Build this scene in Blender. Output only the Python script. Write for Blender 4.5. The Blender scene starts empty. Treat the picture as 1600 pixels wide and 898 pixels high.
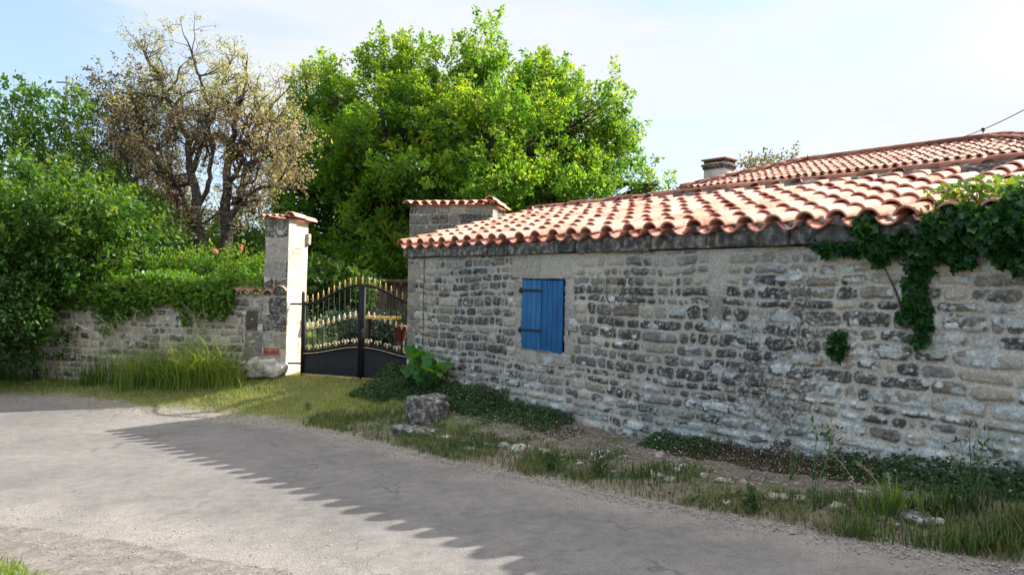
import bpy, bmesh, math, random
import numpy as np
from mathutils import Vector, Matrix, noise as mnoise

random.seed(7)
RNG = np.random.default_rng(7)
S = bpy.context.scene
COL = S.collection
rad = math.radians

# ---------------------------------------------------------------- camera
F_PX = 1150.0
CAM = np.array([0.0, 0.0, 1.7])
PITCH = 2.5 / F_PX
ROLL = 0.019
fw = np.array([0, math.cos(PITCH), -math.sin(PITCH)])
r0 = np.array([1.0, 0, 0]); u0 = np.cross(r0, fw)
rt = r0 * math.cos(ROLL) + u0 * math.sin(ROLL)
up = -r0 * math.sin(ROLL) + u0 * math.cos(ROLL)
cd = bpy.data.cameras.new('camera')
cam = bpy.data.objects.new('camera', cd); COL.objects.link(cam)
cam.matrix_world = Matrix(((rt[0], up[0], -fw[0], CAM[0]), (rt[1], up[1], -fw[1], CAM[1]), (rt[2], up[2], -fw[2], CAM[2]), (0, 0, 0, 1)))
cd.sensor_width = 36; cd.lens = 36 * F_PX / 1600; cd.clip_end = 2000; cd.clip_start = 0.05
S.camera = cam

# ---------------------------------------------------------------- light
SUN_EL = rad(34.3); SUN_H = np.array([.90, .436])
az = math.atan2(SUN_H[0], SUN_H[1])          # clockwise from +Y
W = bpy.data.worlds.new('World'); S.world = W; W.use_nodes = True
nt = W.node_tree; nt.nodes.clear()
def nn(tree, typ, **kw):
    n = tree.nodes.new(typ)
    for k, v in kw.items():
        if k.startswith('i_'):
            n.inputs[k[2:].replace('_', ' ')].default_value = v
        else: setattr(n, k, v)
    return n
sky = nn(nt, 'ShaderNodeTexSky', sky_type='NISHITA', sun_disc=False, sun_elevation=SUN_EL, sun_rotation=az)
sky.air_density = 1.0; sky.dust_density = 1.2; sky.ozone_density = 2.0
bg = nn(nt, 'ShaderNodeBackground'); bg.inputs[1].default_value = 0.12
tc = nn(nt, 'ShaderNodeTexCoord'); mp = nn(nt, 'ShaderNodeMapping')
mp.inputs['Scale'].default_value = (1.0, 1.0, 3.6); mp.inputs['Location'].default_value = (3.1, .4, 0.25); mp.inputs['Rotation'].default_value = (0, .28, .3)
no = nn(nt, 'ShaderNodeTexNoise'); no.inputs['Scale'].default_value = 1.9; no.inputs['Detail'].default_value = 7; no.inputs['Roughness'].default_value = .52; no.inputs['Distortion'].default_value = .5
sx = nn(nt, 'ShaderNodeSeparateXYZ')
ma = nn(nt, 'ShaderNodeMath', operation='MULTIPLY_ADD'); ma.inputs[1].default_value = .20; ma.inputs[2].default_value = .07
ad = nn(nt, 'ShaderNodeMath', operation='ADD')
rp = nn(nt, 'ShaderNodeMapRange'); rp.interpolation_type = 'SMOOTHSTEP'
rp.inputs['From Min'].default_value = .44; rp.inputs['From Max'].default_value = .70; rp.inputs['To Max'].default_value = .97
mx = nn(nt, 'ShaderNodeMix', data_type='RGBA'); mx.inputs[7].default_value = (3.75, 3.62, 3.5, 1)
out = nn(nt, 'ShaderNodeOutputWorld')
L = nt.links.new
L(tc.outputs['Generated'], mp.inputs[0]); L(mp.outputs[0], no.inputs['Vector'])
L(tc.outputs['Generated'], sx.inputs[0]); L(sx.outputs[0], ma.inputs[0])
L(ma.outputs[0], ad.inputs[0]); L(no.outputs[0], ad.inputs[1]); L(ad.outputs[0], rp.inputs[0])
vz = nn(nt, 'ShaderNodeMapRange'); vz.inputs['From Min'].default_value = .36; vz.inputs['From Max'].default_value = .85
vc_ = nn(nt, 'ShaderNodeMix', data_type='RGBA'); vc_.inputs[6].default_value = (2.65, 2.75, 2.85, 1); vc_.inputs[7].default_value = (9.6, 9.0, 8.3, 1)  # unseen overhead cloud made extra bright, added to lift the shaded parts
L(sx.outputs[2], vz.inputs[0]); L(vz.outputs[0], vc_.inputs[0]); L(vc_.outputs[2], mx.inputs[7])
blu = nn(nt, 'ShaderNodeMix', data_type='RGBA'); blu.inputs[0].default_value = .62; blu.inputs[7].default_value = (1.55, 2.05, 2.75, 1)
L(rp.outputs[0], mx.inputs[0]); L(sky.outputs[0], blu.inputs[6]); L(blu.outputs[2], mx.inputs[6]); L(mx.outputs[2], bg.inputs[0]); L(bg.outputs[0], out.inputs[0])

sd = bpy.data.lights.new('sun', 'SUN'); sd.energy = 3.9; sd.angle = rad(.55); sd.color = (1, .94, .86)
sun = bpy.data.objects.new('sun', sd); COL.objects.link(sun)
sv = Vector((SUN_H[0] * math.cos(SUN_EL), SUN_H[1] * math.cos(SUN_EL), math.sin(SUN_EL)))
sun.rotation_euler = sv.to_track_quat('Z', 'Y').to_euler()
S.view_settings.view_transform = 'Standard'; S.view_settings.look = 'None'
S.view_settings.exposure = 1.55; S.view_settings.gamma = 1.0
S.cycles.max_bounces = 6; S.cycles.transparent_max_bounces = 6

# ---------------------------------------------------------------- pixel calibration of the survey points
def ray(px, py): return fw + (px - 800) / F_PX * rt - (py - 449) / F_PX * up
def G(px, py, z=0.0):
    r = ray(px, py); return CAM + r * ((z - CAM[2]) / r[2])
def rp(x, y):                                # the road plane climbs gently towards the right
    q_ = (np.asarray(x, float) + 4.575) * .7 - (np.asarray(y, float) - 8.917) * .72
    return -.137 + np.where(q_ > 0, .051 * np.clip(q_, 0, 60), -.025 * np.clip(q_, -2, 0))
def GR(px, py):
    z = .1
    for _ in range(25): p = G(px, py, z); z = .5 * z + .5 * float(rp(p[0], p[1]))
    return G(px, py, z)
def V(px, py, d):
    return CAM + ray(px, py) * d
def onplane(px, py, P, n):
    r = ray(px, py); return CAM + r * (np.dot(np.asarray(P) - CAM, n) / np.dot(r, n))
Z3 = np.array([0, 0, 1.0])
A = np.array([-1.475, 10.42, 0.0])           # near left corner of the outbuilding
U = np.array([.645, -.764, 0.0]); U /= np.linalg.norm(U)
N = np.array([.764, .645, 0.0]); N /= np.linalg.norm(N)   # away from the road
def wall_pt(px, py, off=0.0):                # a point on the outbuilding's front, off metres in front
    return onplane(px, py, A - N * off, N)
def tz(px, py):
    p = wall_pt(px, py); return float(np.dot(p - A, U)), float(p[2])

# ---------------------------------------------------------------- helpers
def tag(o, label=None, cat=None, group=None, kind=None):
    if label: o['label'] = label
    if cat: o['category'] = cat
    if group: o['group'] = group
    if kind: o['kind'] = kind
    return o
def empty(name, loc, label=None, cat=None, group=None):
    o = bpy.data.objects.new(name, None); COL.objects.link(o); o.location = tuple(map(float, loc)); o.empty_display_size = .2
    return tag(o, label, cat, group)
def link(name, me, parent=None):
    o = bpy.data.objects.new(name, me); COL.objects.link(o)
    if parent is not None:
        o.parent = parent
        p = parent; off = Vector((0, 0, 0))
        while p is not None: off += p.location; p = p.parent
        o.location = -off              # mesh data is written in world coordinates
    return o
def mesh_np(name, Vv, Ff, mat=None, attrs=None, smooth=False, parent=None, face_mats=None, mats=None):
    """Vv (n,3); Ff list of int arrays (m,k)."""
    Vv = np.asarray(Vv, np.float32)
    if isinstance(Ff, np.ndarray): Ff = [Ff]
    Ff = [f for f in Ff if len(f)]
    me = bpy.data.meshes.new(name)
    me.vertices.add(len(Vv)); me.vertices.foreach_set('co', Vv.ravel())
    nl = sum(f.size for f in Ff); nf = sum(len(f) for f in Ff)
    me.loops.add(nl); me.loops.foreach_set('vertex_index', np.concatenate([f.ravel() for f in Ff]).astype(np.int32))
    tot = np.concatenate([np.full(len(f), f.shape[1]) for f in Ff]).astype(np.int32)
    st = np.concatenate([[0], np.cumsum(tot)[:-1]]).astype(np.int32)
    me.polygons.add(nf); me.polygons.foreach_set('loop_start', st)
    try: me.polygons.foreach_set('loop_total', tot)
    except Exception: pass
    if smooth: me.polygons.foreach_set('use_smooth', np.ones(nf, bool))
    me.update(calc_edges=True)
    for k, (dom, arr) in (attrs or {}).items():
        arr = np.asarray(arr, np.float32)
        if arr.ndim == 1:
            a = me.attributes.new(k, 'FLOAT', dom); a.data.foreach_set('value', arr)
        else:
            a = me.attributes.new(k, 'FLOAT_COLOR', dom)
            c = np.ones((len(arr), 4), np.float32); c[:, :3] = arr; a.data.foreach_set('color', c.ravel())
    if mat: me.materials.append(mat)
    for m in (mats or []): me.materials.append(m)
    if face_mats is not None: me.polygons.foreach_set('material_index', np.asarray(face_mats, np.int32))
    me.validate()
    return link(name, me, parent)
class MB:
    """collects shapes, builds one mesh"""
    def __init__(s): s.v = []; s.f = {}; s.n = 0; s.r = {}
    def add(s, v, faces, r=None):
        v = np.asarray(v, float); r = random.random() if r is None else r
        for f in faces:
            s.f.setdefault(len(f), []).append([i + s.n for i in f]); s.r.setdefault(len(f), []).append(r)
        s.v.append(v); s.n += len(v)
    def box(s, c, ax, ay, az_, r=None, bevel=0.0):
        c, ax, ay, az_ = map(lambda q: np.asarray(q, float), (c, ax, ay, az_))
        if bevel <= 0:
            vs = [c + i * ax + j * ay + k * az_ for i in (-1, 1) for j in (-1, 1) for k in (-1, 1)]
            s.add(vs, [(0, 1, 3, 2), (4, 6, 7, 5), (0, 4, 5, 1), (2, 3, 7, 6), (0, 2, 6, 4), (1, 5, 7, 3)], r); return
        la, lb, lc = (np.linalg.norm(q) for q in (ax, ay, az_))
        ua, ub, uc = ax / la, ay / lb, az_ / lc
        b = min(bevel, la * .45, lb * .45, lc * .45)
        bm = bmesh.new(); bmesh.ops.create_cube(bm, size=2)
        for v in bm.verts: v.co = Vector((v.co.x * la, v.co.y * lb, v.co.z * lc))
        bmesh.ops.bevel(bm, geom=list(bm.edges), offset=b, segments=2, affect='EDGES', profile=.5)
        bm.verts.ensure_lookup_table()
        vs = [c + ua * v.co.x + ub * v.co.y + uc * v.co.z for v in bm.verts]
        s.add(vs, [tuple(v.index for v in f.verts) for f in bm.faces], r); bm.free()
    def tube(s, pts, radii, n=6, r=None, cap=True):
        pts = np.asarray(pts, float); m = len(pts)
        radii = np.broadcast_to(np.asarray(radii, float), (m,))
        d = np.gradient(pts, axis=0); d /= np.linalg.norm(d, axis=1)[:, None] + 1e-9
        ref = np.array([0, 0, 1.0]) if abs(d[0][2]) < .9 else np.array([1.0, 0, 0])
        a = np.cross(d, ref); a /= np.linalg.norm(a, axis=1)[:, None] + 1e-9; b = np.cross(d, a)
        th = np.arange(n) * 2 * math.pi / n
        vs = (pts[:, None] + radii[:, None, None] * (np.cos(th)[None, :, None] * a[:, None] + np.sin(th)[None, :, None] * b[:, None])).reshape(-1, 3)
        fs = [(i * n + j, i * n + (j + 1) % n, (i + 1) * n + (j + 1) % n, (i + 1) * n + j) for i in range(m - 1) for j in range(n)]
        if cap: fs += [tuple(range(n))[::-1], tuple(range((m - 1) * n, m * n))]
        s.add(vs, fs, r)
    def lathe(s, base, prof, axis=(0, 0, 1), n=8, r=None):
        base = np.asarray(base, float)
        s.tube([base + np.asarray(axis) * z for z, _ in prof], [q for _, q in prof], n, r)
    def build(s, name, mat, parent=None, smooth=False):
        ks = sorted(s.f)
        o = mesh_np(name, np.concatenate(s.v), [np.array(s.f[k], np.int64) for k in ks], mat,
                    {'rnd': ('FACE', np.concatenate([np.array(s.r[k]) for k in ks]))}, smooth, parent)
        return o
_tabs = {}
def vnoise(x, y, seed=0):
    if seed not in _tabs: _tabs[seed] = np.random.default_rng(1000 + seed).random((256, 256))
    T = _tabs[seed]; xi = np.floor(x).astype(int); yi = np.floor(y).astype(int)
    fx = x - xi; fy = y - yi; fx = fx * fx * (3 - 2 * fx); fy = fy * fy * (3 - 2 * fy)
    a = T[xi & 255, yi & 255]; b = T[(xi + 1) & 255, yi & 255]; c = T[xi & 255, (yi + 1) & 255]; d = T[(xi + 1) & 255, (yi + 1) & 255]
    return (a * (1 - fx) + b * fx) * (1 - fy) + (c * (1 - fx) + d * fx) * fy
def fbm(x, y, seed=0, oct=4, g=.5):
    r = 0; a = 1; t = 0
    for i in range(oct):
        r = r + a * vnoise(x * 2 ** i + 17 * i, y * 2 ** i + 31 * i, seed + i); t += a; a *= g
    return r / t
def sstep(a, b, x):
    t = np.clip((x - a) / (b - a), 0, 1); return t * t * (3 - 2 * t)

# ---------------------------------------------------------------- materials
def mat_new(name):
    m = bpy.data.materials.new(name); m.use_nodes = True; t = m.node_tree
    return m, t, t.nodes['Principled BSDF'], t.nodes['Material Output']
def vcol_mat(name, attr='Col', scale=60, amt=.35, rough=.92, bump=.3, bdist=.004, extra=None):
    m, t, b, o = mat_new(name)
    at = nn(t, 'ShaderNodeAttribute', attribute_name=attr); tcn = nn(t, 'ShaderNodeTexCoord')
    n1 = nn(t, 'ShaderNodeTexNoise'); n1.inputs['Scale'].default_value = scale; n1.inputs['Detail'].default_value = 5; n1.inputs['Roughness'].default_value = .65
    mr = nn(t, 'ShaderNodeMapRange'); mr.inputs['From Min'].default_value = .25; mr.inputs['From Max'].default_value = .75
    mr.inputs['To Min'].default_value = 1 - amt; mr.inputs['To Max'].default_value = 1 + amt
    mu = nn(t, 'ShaderNodeMix', data_type='RGBA', blend_type='MULTIPLY'); mu.inputs[0].default_value = 1
    t.links.new(tcn.outputs['Object'], n1.inputs['Vector']); t.links.new(n1.outputs[0], mr.inputs[0])
    t.links.new(at.outputs['Color'], mu.inputs[6]); t.links.new(mr.outputs[0], mu.inputs[7]); t.links.new(mu.outputs[2], b.inputs['Base Color'])
    bp = nn(t, 'ShaderNodeBump'); bp.inputs['Strength'].default_value = bump; bp.inputs['Distance'].default_value = bdist
    t.links.new(n1.outputs[0], bp.inputs['Height']); t.links.new(bp.outputs[0], b.inputs['Normal'])
    b.inputs['Roughness'].default_value = rough; b.inputs['Specular IOR Level'].default_value = .2
    return m
def ramp_mat(name, cols, attr=None, scale=20, rough=.85, bump=.2, bdist=.003, metal=0, spec=.3, mixn=.5, detail=5, stretch=None):
    """colour from a ramp driven by noise plus an optional per-face random value"""
    m, t, b, o = mat_new(name)
    tcn = nn(t, 'ShaderNodeTexCoord'); n1 = nn(t, 'ShaderNodeTexNoise'); n1.inputs['Scale'].default_value = scale; n1.inputs['Detail'].default_value = detail
    if stretch:
        mpn = nn(t, 'ShaderNodeMapping'); mpn.inputs['Scale'].default_value = stretch; t.links.new(tcn.outputs['Object'], mpn.inputs[0]); t.links.new(mpn.outputs[0], n1.inputs['Vector'])
    else: t.links.new(tcn.outputs['Object'], n1.inputs['Vector'])
    cr = nn(t, 'ShaderNodeValToRGB'); els = cr.color_ramp.elements
    while len(els) > 1: els.remove(els[-1])
    for i, (p, c) in enumerate(cols):
        e = els[0] if i == 0 else els.new(p)
        e.position = p; e.color = (*c, 1)
    st = nn(t, 'ShaderNodeMapRange'); st.inputs['From Min'].default_value = .3; st.inputs['From Max'].default_value = .7
    t.links.new(n1.outputs[0], st.inputs[0])
    if attr:
        at = nn(t, 'ShaderNodeAttribute', attribute_name=attr); mxn = nn(t, 'ShaderNodeMix', data_type='FLOAT'); mxn.inputs[0].default_value = mixn
        t.links.new(at.outputs['Fac'], mxn.inputs[2]); t.links.new(st.outputs[0], mxn.inputs[3]); t.links.new(mxn.outputs[0], cr.inputs[0])
    else: t.links.new(st.outputs[0], cr.inputs[0])
    t.links.new(cr.outputs[0], b.inputs['Base Color'])
    if bump:
        bp = nn(t, 'ShaderNodeBump'); bp.inputs['Strength'].default_value = bump; bp.inputs['Distance'].default_value = bdist
        t.links.new(n1.outputs[0], bp.inputs['Height']); t.links.new(bp.outputs[0], b.inputs['Normal'])
    b.inputs['Roughness'].default_value = rough; b.inputs['Metallic'].default_value = metal; b.inputs['Specular IOR Level'].default_value = spec
    return m
def leaf_mat(name, cols, trans=.45, tcol=None, rough=.45, spec=.35):
    m, t, b, o = mat_new(name)
    at = nn(t, 'ShaderNodeAttribute', attribute_name='rnd'); cr = nn(t, 'ShaderNodeValToRGB'); els = cr.color_ramp.elements
    for i, c in enumerate(cols):
        p = i / (len(cols) - 1)
        if i == 0: els[0].position = 0; els[0].color = (*c, 1)
        elif i == len(cols) - 1: els[-1].position = 1; els[-1].color = (*c, 1)
        else: e = els.new(p); e.color = (*c, 1)
    t.links.new(at.outputs['Fac'], cr.inputs[0]); t.links.new(cr.outputs[0], b.inputs['Base Color'])
    tr = nn(t, 'ShaderNodeBsdfTranslucent'); hs = nn(t, 'ShaderNodeMix', data_type='RGBA', blend_type='MULTIPLY'); hs.inputs[0].default_value = 1
    hs.inputs[7].default_value = (*(tcol or (1.9, 1.75, .55)), 1)
    t.links.new(cr.outputs[0], hs.inputs[6]); t.links.new(hs.outputs[2], tr.inputs[0])
    ms = nn(t, 'ShaderNodeMixShader'); ms.inputs[0].default_value = trans
    t.links.new(b.outputs[0], ms.inputs[1]); t.links.new(tr.outputs[0], ms.inputs[2]); t.links.new(ms.outputs[0], o.inputs[0])
    b.inputs['Roughness'].default_value = rough; b.inputs['Specular IOR Level'].default_value = spec
    return m
M = {}
M['stone'] = vcol_mat('rubble stone', scale=55, amt=.42, bump=.55, bdist=.006)
M['ground'] = vcol_mat('verge soil', scale=45, amt=.45, bump=.6, bdist=.012, rough=.95)
M['tile'] = ramp_mat('terracotta tile', [(0, (.22, .08, .055)), (.2, (.44, .17, .11)), (.45, (.60, .28, .20)), (.7, (.68, .37, .28)), (.85, (.40, .23, .17)), (1, (.72, .50, .40))], 'rnd', 16, .85, .5, .005, mixn=.38, detail=8)
M['old_tile'] = ramp_mat('weathered tile', [(0, (.16, .08, .055)), (.3, (.36, .17, .12)), (.55, (.48, .25, .18)), (.78, (.44, .30, .22)), (1, (.55, .42, .33))], 'rnd', 12, .85, .35, .004, mixn=.5)
M['ridge_tile'] = ramp_mat('dark ridge tile', [(0, (.06, .03, .025)), (.35, (.22, .08, .05)), (.7, (.32, .13, .085)), (1, (.38, .2, .14))], 'rnd', 7, .85, .4, .005, mixn=.3)
M['mortar_dark'] = ramp_mat('blackened mortar', [(0, (.02, .018, .017)), (.5, (.06, .05, .045)), (.75, (.12, .1, .09)), (1, (.4, .38, .34))], None, 22, .95, .8, .012, detail=8)
M['mortar_grey'] = ramp_mat('eave mortar', [(0, (.06, .055, .05)), (.5, (.2, .18, .155)), (1, (.42, .38, .33))], 'rnd', 30, .95, .8, .01, mixn=.4)
M['cornice'] = ramp_mat('cornice stone', [(0, (.03, .03, .028)), (.4, (.075, .072, .065)), (.6, (.14, .13, .115)), (.82, (.27, .25, .21)), (1, (.42, .40, .35))], 'rnd', 16, .95, .9, .012, mixn=.75, detail=10)
M['limestone'] = ramp_mat('pale limestone', [(0, (.12, .11, .095)), (.35, (.34, .31, .27)), (.7, (.5, .47, .41)), (1, (.66, .63, .57))], None, 9, .92, .8, .015, detail=9)
M['boulder'] = ramp_mat('lichened boulder', [(0, (.035, .035, .03)), (.4, (.10, .097, .088)), (.65, (.19, .18, .165)), (.85, (.36, .355, .33)), (1, (.52, .52, .5))], None, 19, .95, .9, .02, detail=10)
M['black_metal'] = ramp_mat('black gate paint', [(0, (.006, .006, .006)), (1, (.013, .013, .013))], None, 8, .6, .1, .001, spec=.25)
M['gold'] = ramp_mat('gilt paint', [(0, (.34, .21, .05)), (.6, (.56, .38, .12)), (1, (.7, .54, .26))], None, 40, .38, .1, .001, metal=.45, spec=.5)
M['pale_gold'] = ramp_mat('pale gilt casting', [(0, (.5, .36, .2)), (.6, (.76, .58, .36)), (1, (.9, .76, .56))], None, 40, .4, .1, .001, metal=.25, spec=.5)
M['iron'] = ramp_mat('black iron strap', [(0, (.015, .014, .013)), (1, (.045, .04, .036))], None, 30, .6, .3, .002)
M['blue'] = ramp_mat('blue painted board', [(0, (.008, .060, .15)), (.3, (.012, .098, .25)), (.65, (.020, .135, .31)), (.9, (.045, .18, .34)), (1, (.12, .24, .34))], 'rnd', 5, .6, .5, .003, mixn=.5, detail=9, stretch=(6, 6, .8))
M['dark'] = ramp_mat('dark interior', [(0, (.01, .01, .01)), (1, (.03, .028, .025))], None, 5, .95, 0)
M['plaster'] = ramp_mat('old render', [(0, (.2, .19, .17)), (.5, (.32, .3, .26)), (1, (.44, .41, .36))], None, 6, .95, .4, .01, detail=8)
M['house_wall'] = ramp_mat('house render', [(0, (.42, .4, .36)), (1, (.6, .57, .52))], None, 6, .95, .3, .01, detail=8)
M['bark'] = ramp_mat('dark bark', [(0, (.02, .016, .014)), (.5, (.06, .048, .04)), (1, (.13, .11, .095))], None, 14, .95, .9, .02, detail=8)
M['twig'] = ramp_mat('purplish twig', [(0, (.09, .06, .055)), (.5, (.17, .12, .11)), (1, (.26, .2, .18))], 'rnd', 5, .9, 0)
M['plaque'] = ramp_mat('terracotta plaque', [(0, (.3, .09, .05)), (.6, (.42, .14, .09)), (1, (.5, .22, .15))], None, 14, .6, .2, .002)
M['plaque_rim'] = ramp_mat('pale plaque rim', [(0, (.5, .4, .32)), (1, (.66, .56, .48))], None, 14, .7, 0)
M['ink'] = ramp_mat('dark lettering', [(0, (.05, .02, .012)), (1, (.1, .04, .02))], None, 10, .6, 0)
M['wood_dark'] = ramp_mat('dark weathered wood', [(0, (.03, .022, .018)), (.6, (.09, .065, .05)), (1, (.15, .12, .1))], 'rnd', 12, .8, .3, .003)
M['yellow'] = ramp_mat('yellow paint', [(0, (.45, .27, .04)), (1, (.7, .5, .1))], None, 10, .5, .1, .002)
M['red_plastic'] = ramp_mat('red brown pot', [(0, (.07, .018, .012)), (1, (.14, .04, .028))], None, 10, .6, .1, .002)
M['grey_pipe'] = ramp_mat('grey conduit', [(0, (.4, .4, .39)), (1, (.62, .62, .6))], None, 10, .6, .1, .001)
M['pole'] = ramp_mat('weathered pole', [(0, (.12, .11, .1)), (1, (.2, .19, .18))], None, 6, .9, 0)
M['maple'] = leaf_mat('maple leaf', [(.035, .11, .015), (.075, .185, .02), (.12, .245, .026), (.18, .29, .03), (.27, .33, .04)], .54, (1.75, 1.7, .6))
M['shrub'] = leaf_mat('shrub leaf', [(.018, .06, .012), (.035, .10, .015), (.065, .15, .02), (.14, .22, .03)], .45)
M['dark_leaf'] = leaf_mat('dark shrub leaf', [(.014, .05, .011), (.03, .08, .015), (.05, .11, .02), (.10, .16, .03)], .4)
M['olive'] = leaf_mat('olive feathery leaf', [(.05, .05, .02), (.09, .08, .03), (.12, .1, .05), (.09, .12, .035), (.13, .085, .05)], .4)
M['spring'] = leaf_mat('new spring leaf', [(.42, .28, .26), (.38, .30, .18), (.30, .32, .10), (.42, .45, .13), (.36, .28, .15)], .55, (1.3, 1.25, .8))
M['red_leaf'] = leaf_mat('wine red leaf', [(.06, .015, .02), (.11, .025, .03), (.15, .04, .04)], .35, (1.6, .8, .7))
M['ivy'] = leaf_mat('ivy leaf', [(.012, .055, .018), (.02, .08, .022), (.035, .11, .025), (.07, .16, .03), (.14, .2, .035)], .35, rough=.35)
M['wall_ivy'] = leaf_mat('creeper leaf', [(.03, .1, .012), (.06, .155, .015), (.1, .2, .02), (.18, .26, .03)], .45)
M['grass'] = leaf_mat('grass blade', [(.07, .14, .018), (.13, .21, .025), (.21, .28, .04), (.31, .33, .08), (.42, .38, .16)], .42, (1.5, 1.5, .6), .6)
M['verge_grass'] = leaf_mat('verge blade', [(.03, .075, .018), (.05, .11, .022), (.085, .13, .03), (.16, .15, .06), (.24, .2, .1)], .3, (1.5, 1.5, .6), .6)
M['tall_grass'] = leaf_mat('tall grass blade', [(.05, .11, .02), (.10, .19, .028), (.18, .27, .04), (.30, .34, .09)], .5, (1.6, 1.6, .5), .55)
M['seed'] = leaf_mat('grass seed head', [(.3, .27, .18), (.45, .4, .28), (.55, .5, .38)], .35, (1.2, 1.1, .9), .8)
M['mallow'] = leaf_mat('mallow leaf', [(.04, .15, .03), (.08, .22, .04), (.15, .3, .05)], .45, rough=.5)
M['cover'] = leaf_mat('ground cover leaf', [(.02, .055, .02), (.035, .085, .028), (.05, .1, .03), (.09, .13, .045)], .3)
M['moss_red'] = leaf_mat('reddish stonecrop', [(.07, .04, .02), (.1, .055, .025), (.06, .07, .025), (.13, .09, .04)], .2, (1.2, 1.1, .8), .8)
M['white_petal'] = leaf_mat('white petal', [(.6, .6, .56), (.75, .75, .72)], .3, (1, 1, 1), .8)
M['pink_petal'] = leaf_mat('coral rose petal', [(.65, .2, .14), (.75, .32, .24)], .3, (1.2, 1, 1), .7)
M['iris'] = leaf_mat('sword leaf', [(.08, .16, .05), (.13, .22, .08), (.2, .28, .12)], .3)
M['grey_leaf'] = leaf_mat('grey green leaf', [(.06, .1, .07), (.1, .15, .11), (.15, .2, .15)], .3, (1.2, 1.3, 1))
M['pebble'] = ramp_mat('loose chippings', [(0, (.17, .155, .135)), (.5, (.29, .265, .23)), (1, (.48, .44, .39))], 'rnd', 30, .95, 0, mixn=.25)

# asphalt
def asphalt():
    m, t, b, o = mat_new('worn asphalt')
    tcn = nn(t, 'ShaderNodeTexCoord'); l = t.links.new
    big = nn(t, 'ShaderNodeTexNoise'); big.inputs['Scale'].default_value = .9; big.inputs['Detail'].default_value = 6; big.inputs['Roughness'].default_value = .6
    fine = nn(t, 'ShaderNodeTexNoise'); fine.inputs['Scale'].default_value = 90; fine.inputs['Detail'].default_value = 4; fine.inputs['Roughness'].default_value = .8
    vor = nn(t, 'ShaderNodeTexVoronoi'); vor.inputs['Scale'].default_value = 110
    mid = nn(t, 'ShaderNodeTexNoise'); mid.inputs['Scale'].default_value = 9; mid.inputs['Detail'].default_value = 8; mid.inputs['Roughness'].default_value = .7
    for q in (big, fine, vor, mid): l(tcn.outputs['Object'], q.inputs['Vector'])
    cr = nn(t, 'ShaderNodeValToRGB'); e = cr.color_ramp.elements
    e[0].position = .3; e[0].color = (.128, .122, .117, 1); e[1].position = .72; e[1].color = (.200, .189, .179, 1)
    l(big.outputs[0], cr.inputs[0])
    c2 = nn(t, 'ShaderNodeValToRGB'); e = c2.color_ramp.elements
    e[0].position = .36; e[0].color = (.72, .72, .73, 1); e[1].position = .66; e[1].color = (1.25, 1.24, 1.21, 1)
    l(fine.outputs[0], c2.inputs[0])
    m1 = nn(t, 'ShaderNodeMix', data_type='RGBA', blend_type='MULTIPLY'); m1.inputs[0].default_value = 1
    l(cr.outputs[0], m1.inputs[6]); l(c2.outputs[0], m1.inputs[7])
    c3 = nn(t, 'ShaderNodeValToRGB'); e = c3.color_ramp.elements
    e[0].position = .38; e[0].color = (.84, .84, .85, 1); e[1].position = .62; e[1].color = (1.1, 1.1, 1.09, 1)
    l(mid.outputs[0], c3.inputs[0])
    m2 = nn(t, 'ShaderNodeMix', data_type='RGBA', blend_type='MULTIPLY'); m2.inputs[0].default_value = 1
    l(m1.outputs[2], m2.inputs[6]); l(c3.outputs[0], m2.inputs[7])
    # cracks: distorted voronoi edges, only in places
    ds = nn(t, 'ShaderNodeTexNoise'); ds.inputs['Scale'].default_value = 2.2; ds.inputs['Detail'].default_value = 6
    vm = nn(t, 'ShaderNodeVectorMath', operation='MULTIPLY_ADD'); vm.inputs[1].default_value = (.9, .9, 0)
    l(tcn.outputs['Object'], ds.inputs['Vector']); l(ds.outputs['Color'], vm.inputs[0]); l(tcn.outputs['Object'], vm.inputs[2])
    vc = nn(t, 'ShaderNodeTexVoronoi', feature='DISTANCE_TO_EDGE'); vc.inputs['Scale'].default_value = .75
    l(vm.outputs[0], vc.inputs['Vector'])
    cm = nn(t, 'ShaderNodeMapRange'); cm.inputs['From Min'].default_value = .002; cm.inputs['From Max'].default_value = .010; cm.inputs['To Min'].default_value = .68; cm.inputs['To Max'].default_value = 1
    l(vc.outputs[0], cm.inputs[0])
    m3 = nn(t, 'ShaderNodeMix', data_type='RGBA', blend_type='MULTIPLY'); 
    mk = nn(t, 'ShaderNodeMapRange'); mk.inputs['From Min'].default_value = .46; mk.inputs['From Max'].default_value = .52
    l(big.outputs[0], mk.inputs[0]); l(mk.outputs[0], m3.inputs[0])
    l(m2.outputs[2], m3.inputs[6]); l(cm.outputs[0], m3.inputs[7])
    # pale gravelly wear near the edges (attribute)
    at = nn(t, 'ShaderNodeAttribute', attribute_name='edge')
    m4 = nn(t, 'ShaderNodeMix', data_type='RGBA'); m4.inputs[7].default_value = (.36, .325, .28, 1)
    mm = nn(t, 'ShaderNodeMath', operation='MULTIPLY'); l(at.outputs['Fac'], mm.inputs[0])
    fr = nn(t, 'ShaderNodeMapRange'); fr.inputs['From Min'].default_value = .42; fr.inputs['From Max'].default_value = .6; l(fine.outputs[0], fr.inputs[0]); l(fr.outputs[0], mm.inputs[1])
    l(mm.outputs[0], m4.inputs[0]); l(m3.outputs[2], m4.inputs[6]); l(m4.outputs[2], b.inputs['Base Color'])
    bp = nn(t, 'ShaderNodeBump'); bp.inputs['Strength'].default_value = .4; bp.inputs['Distance'].default_value = .003
    l(vor.outputs[0], bp.inputs['Height']); l(bp.outputs[0], b.inputs['Normal'])
    b.inputs['Roughness'].default_value = .9; b.inputs['Specular IOR Level'].default_value = .25
    return m
M['asphalt'] = asphalt()

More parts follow.
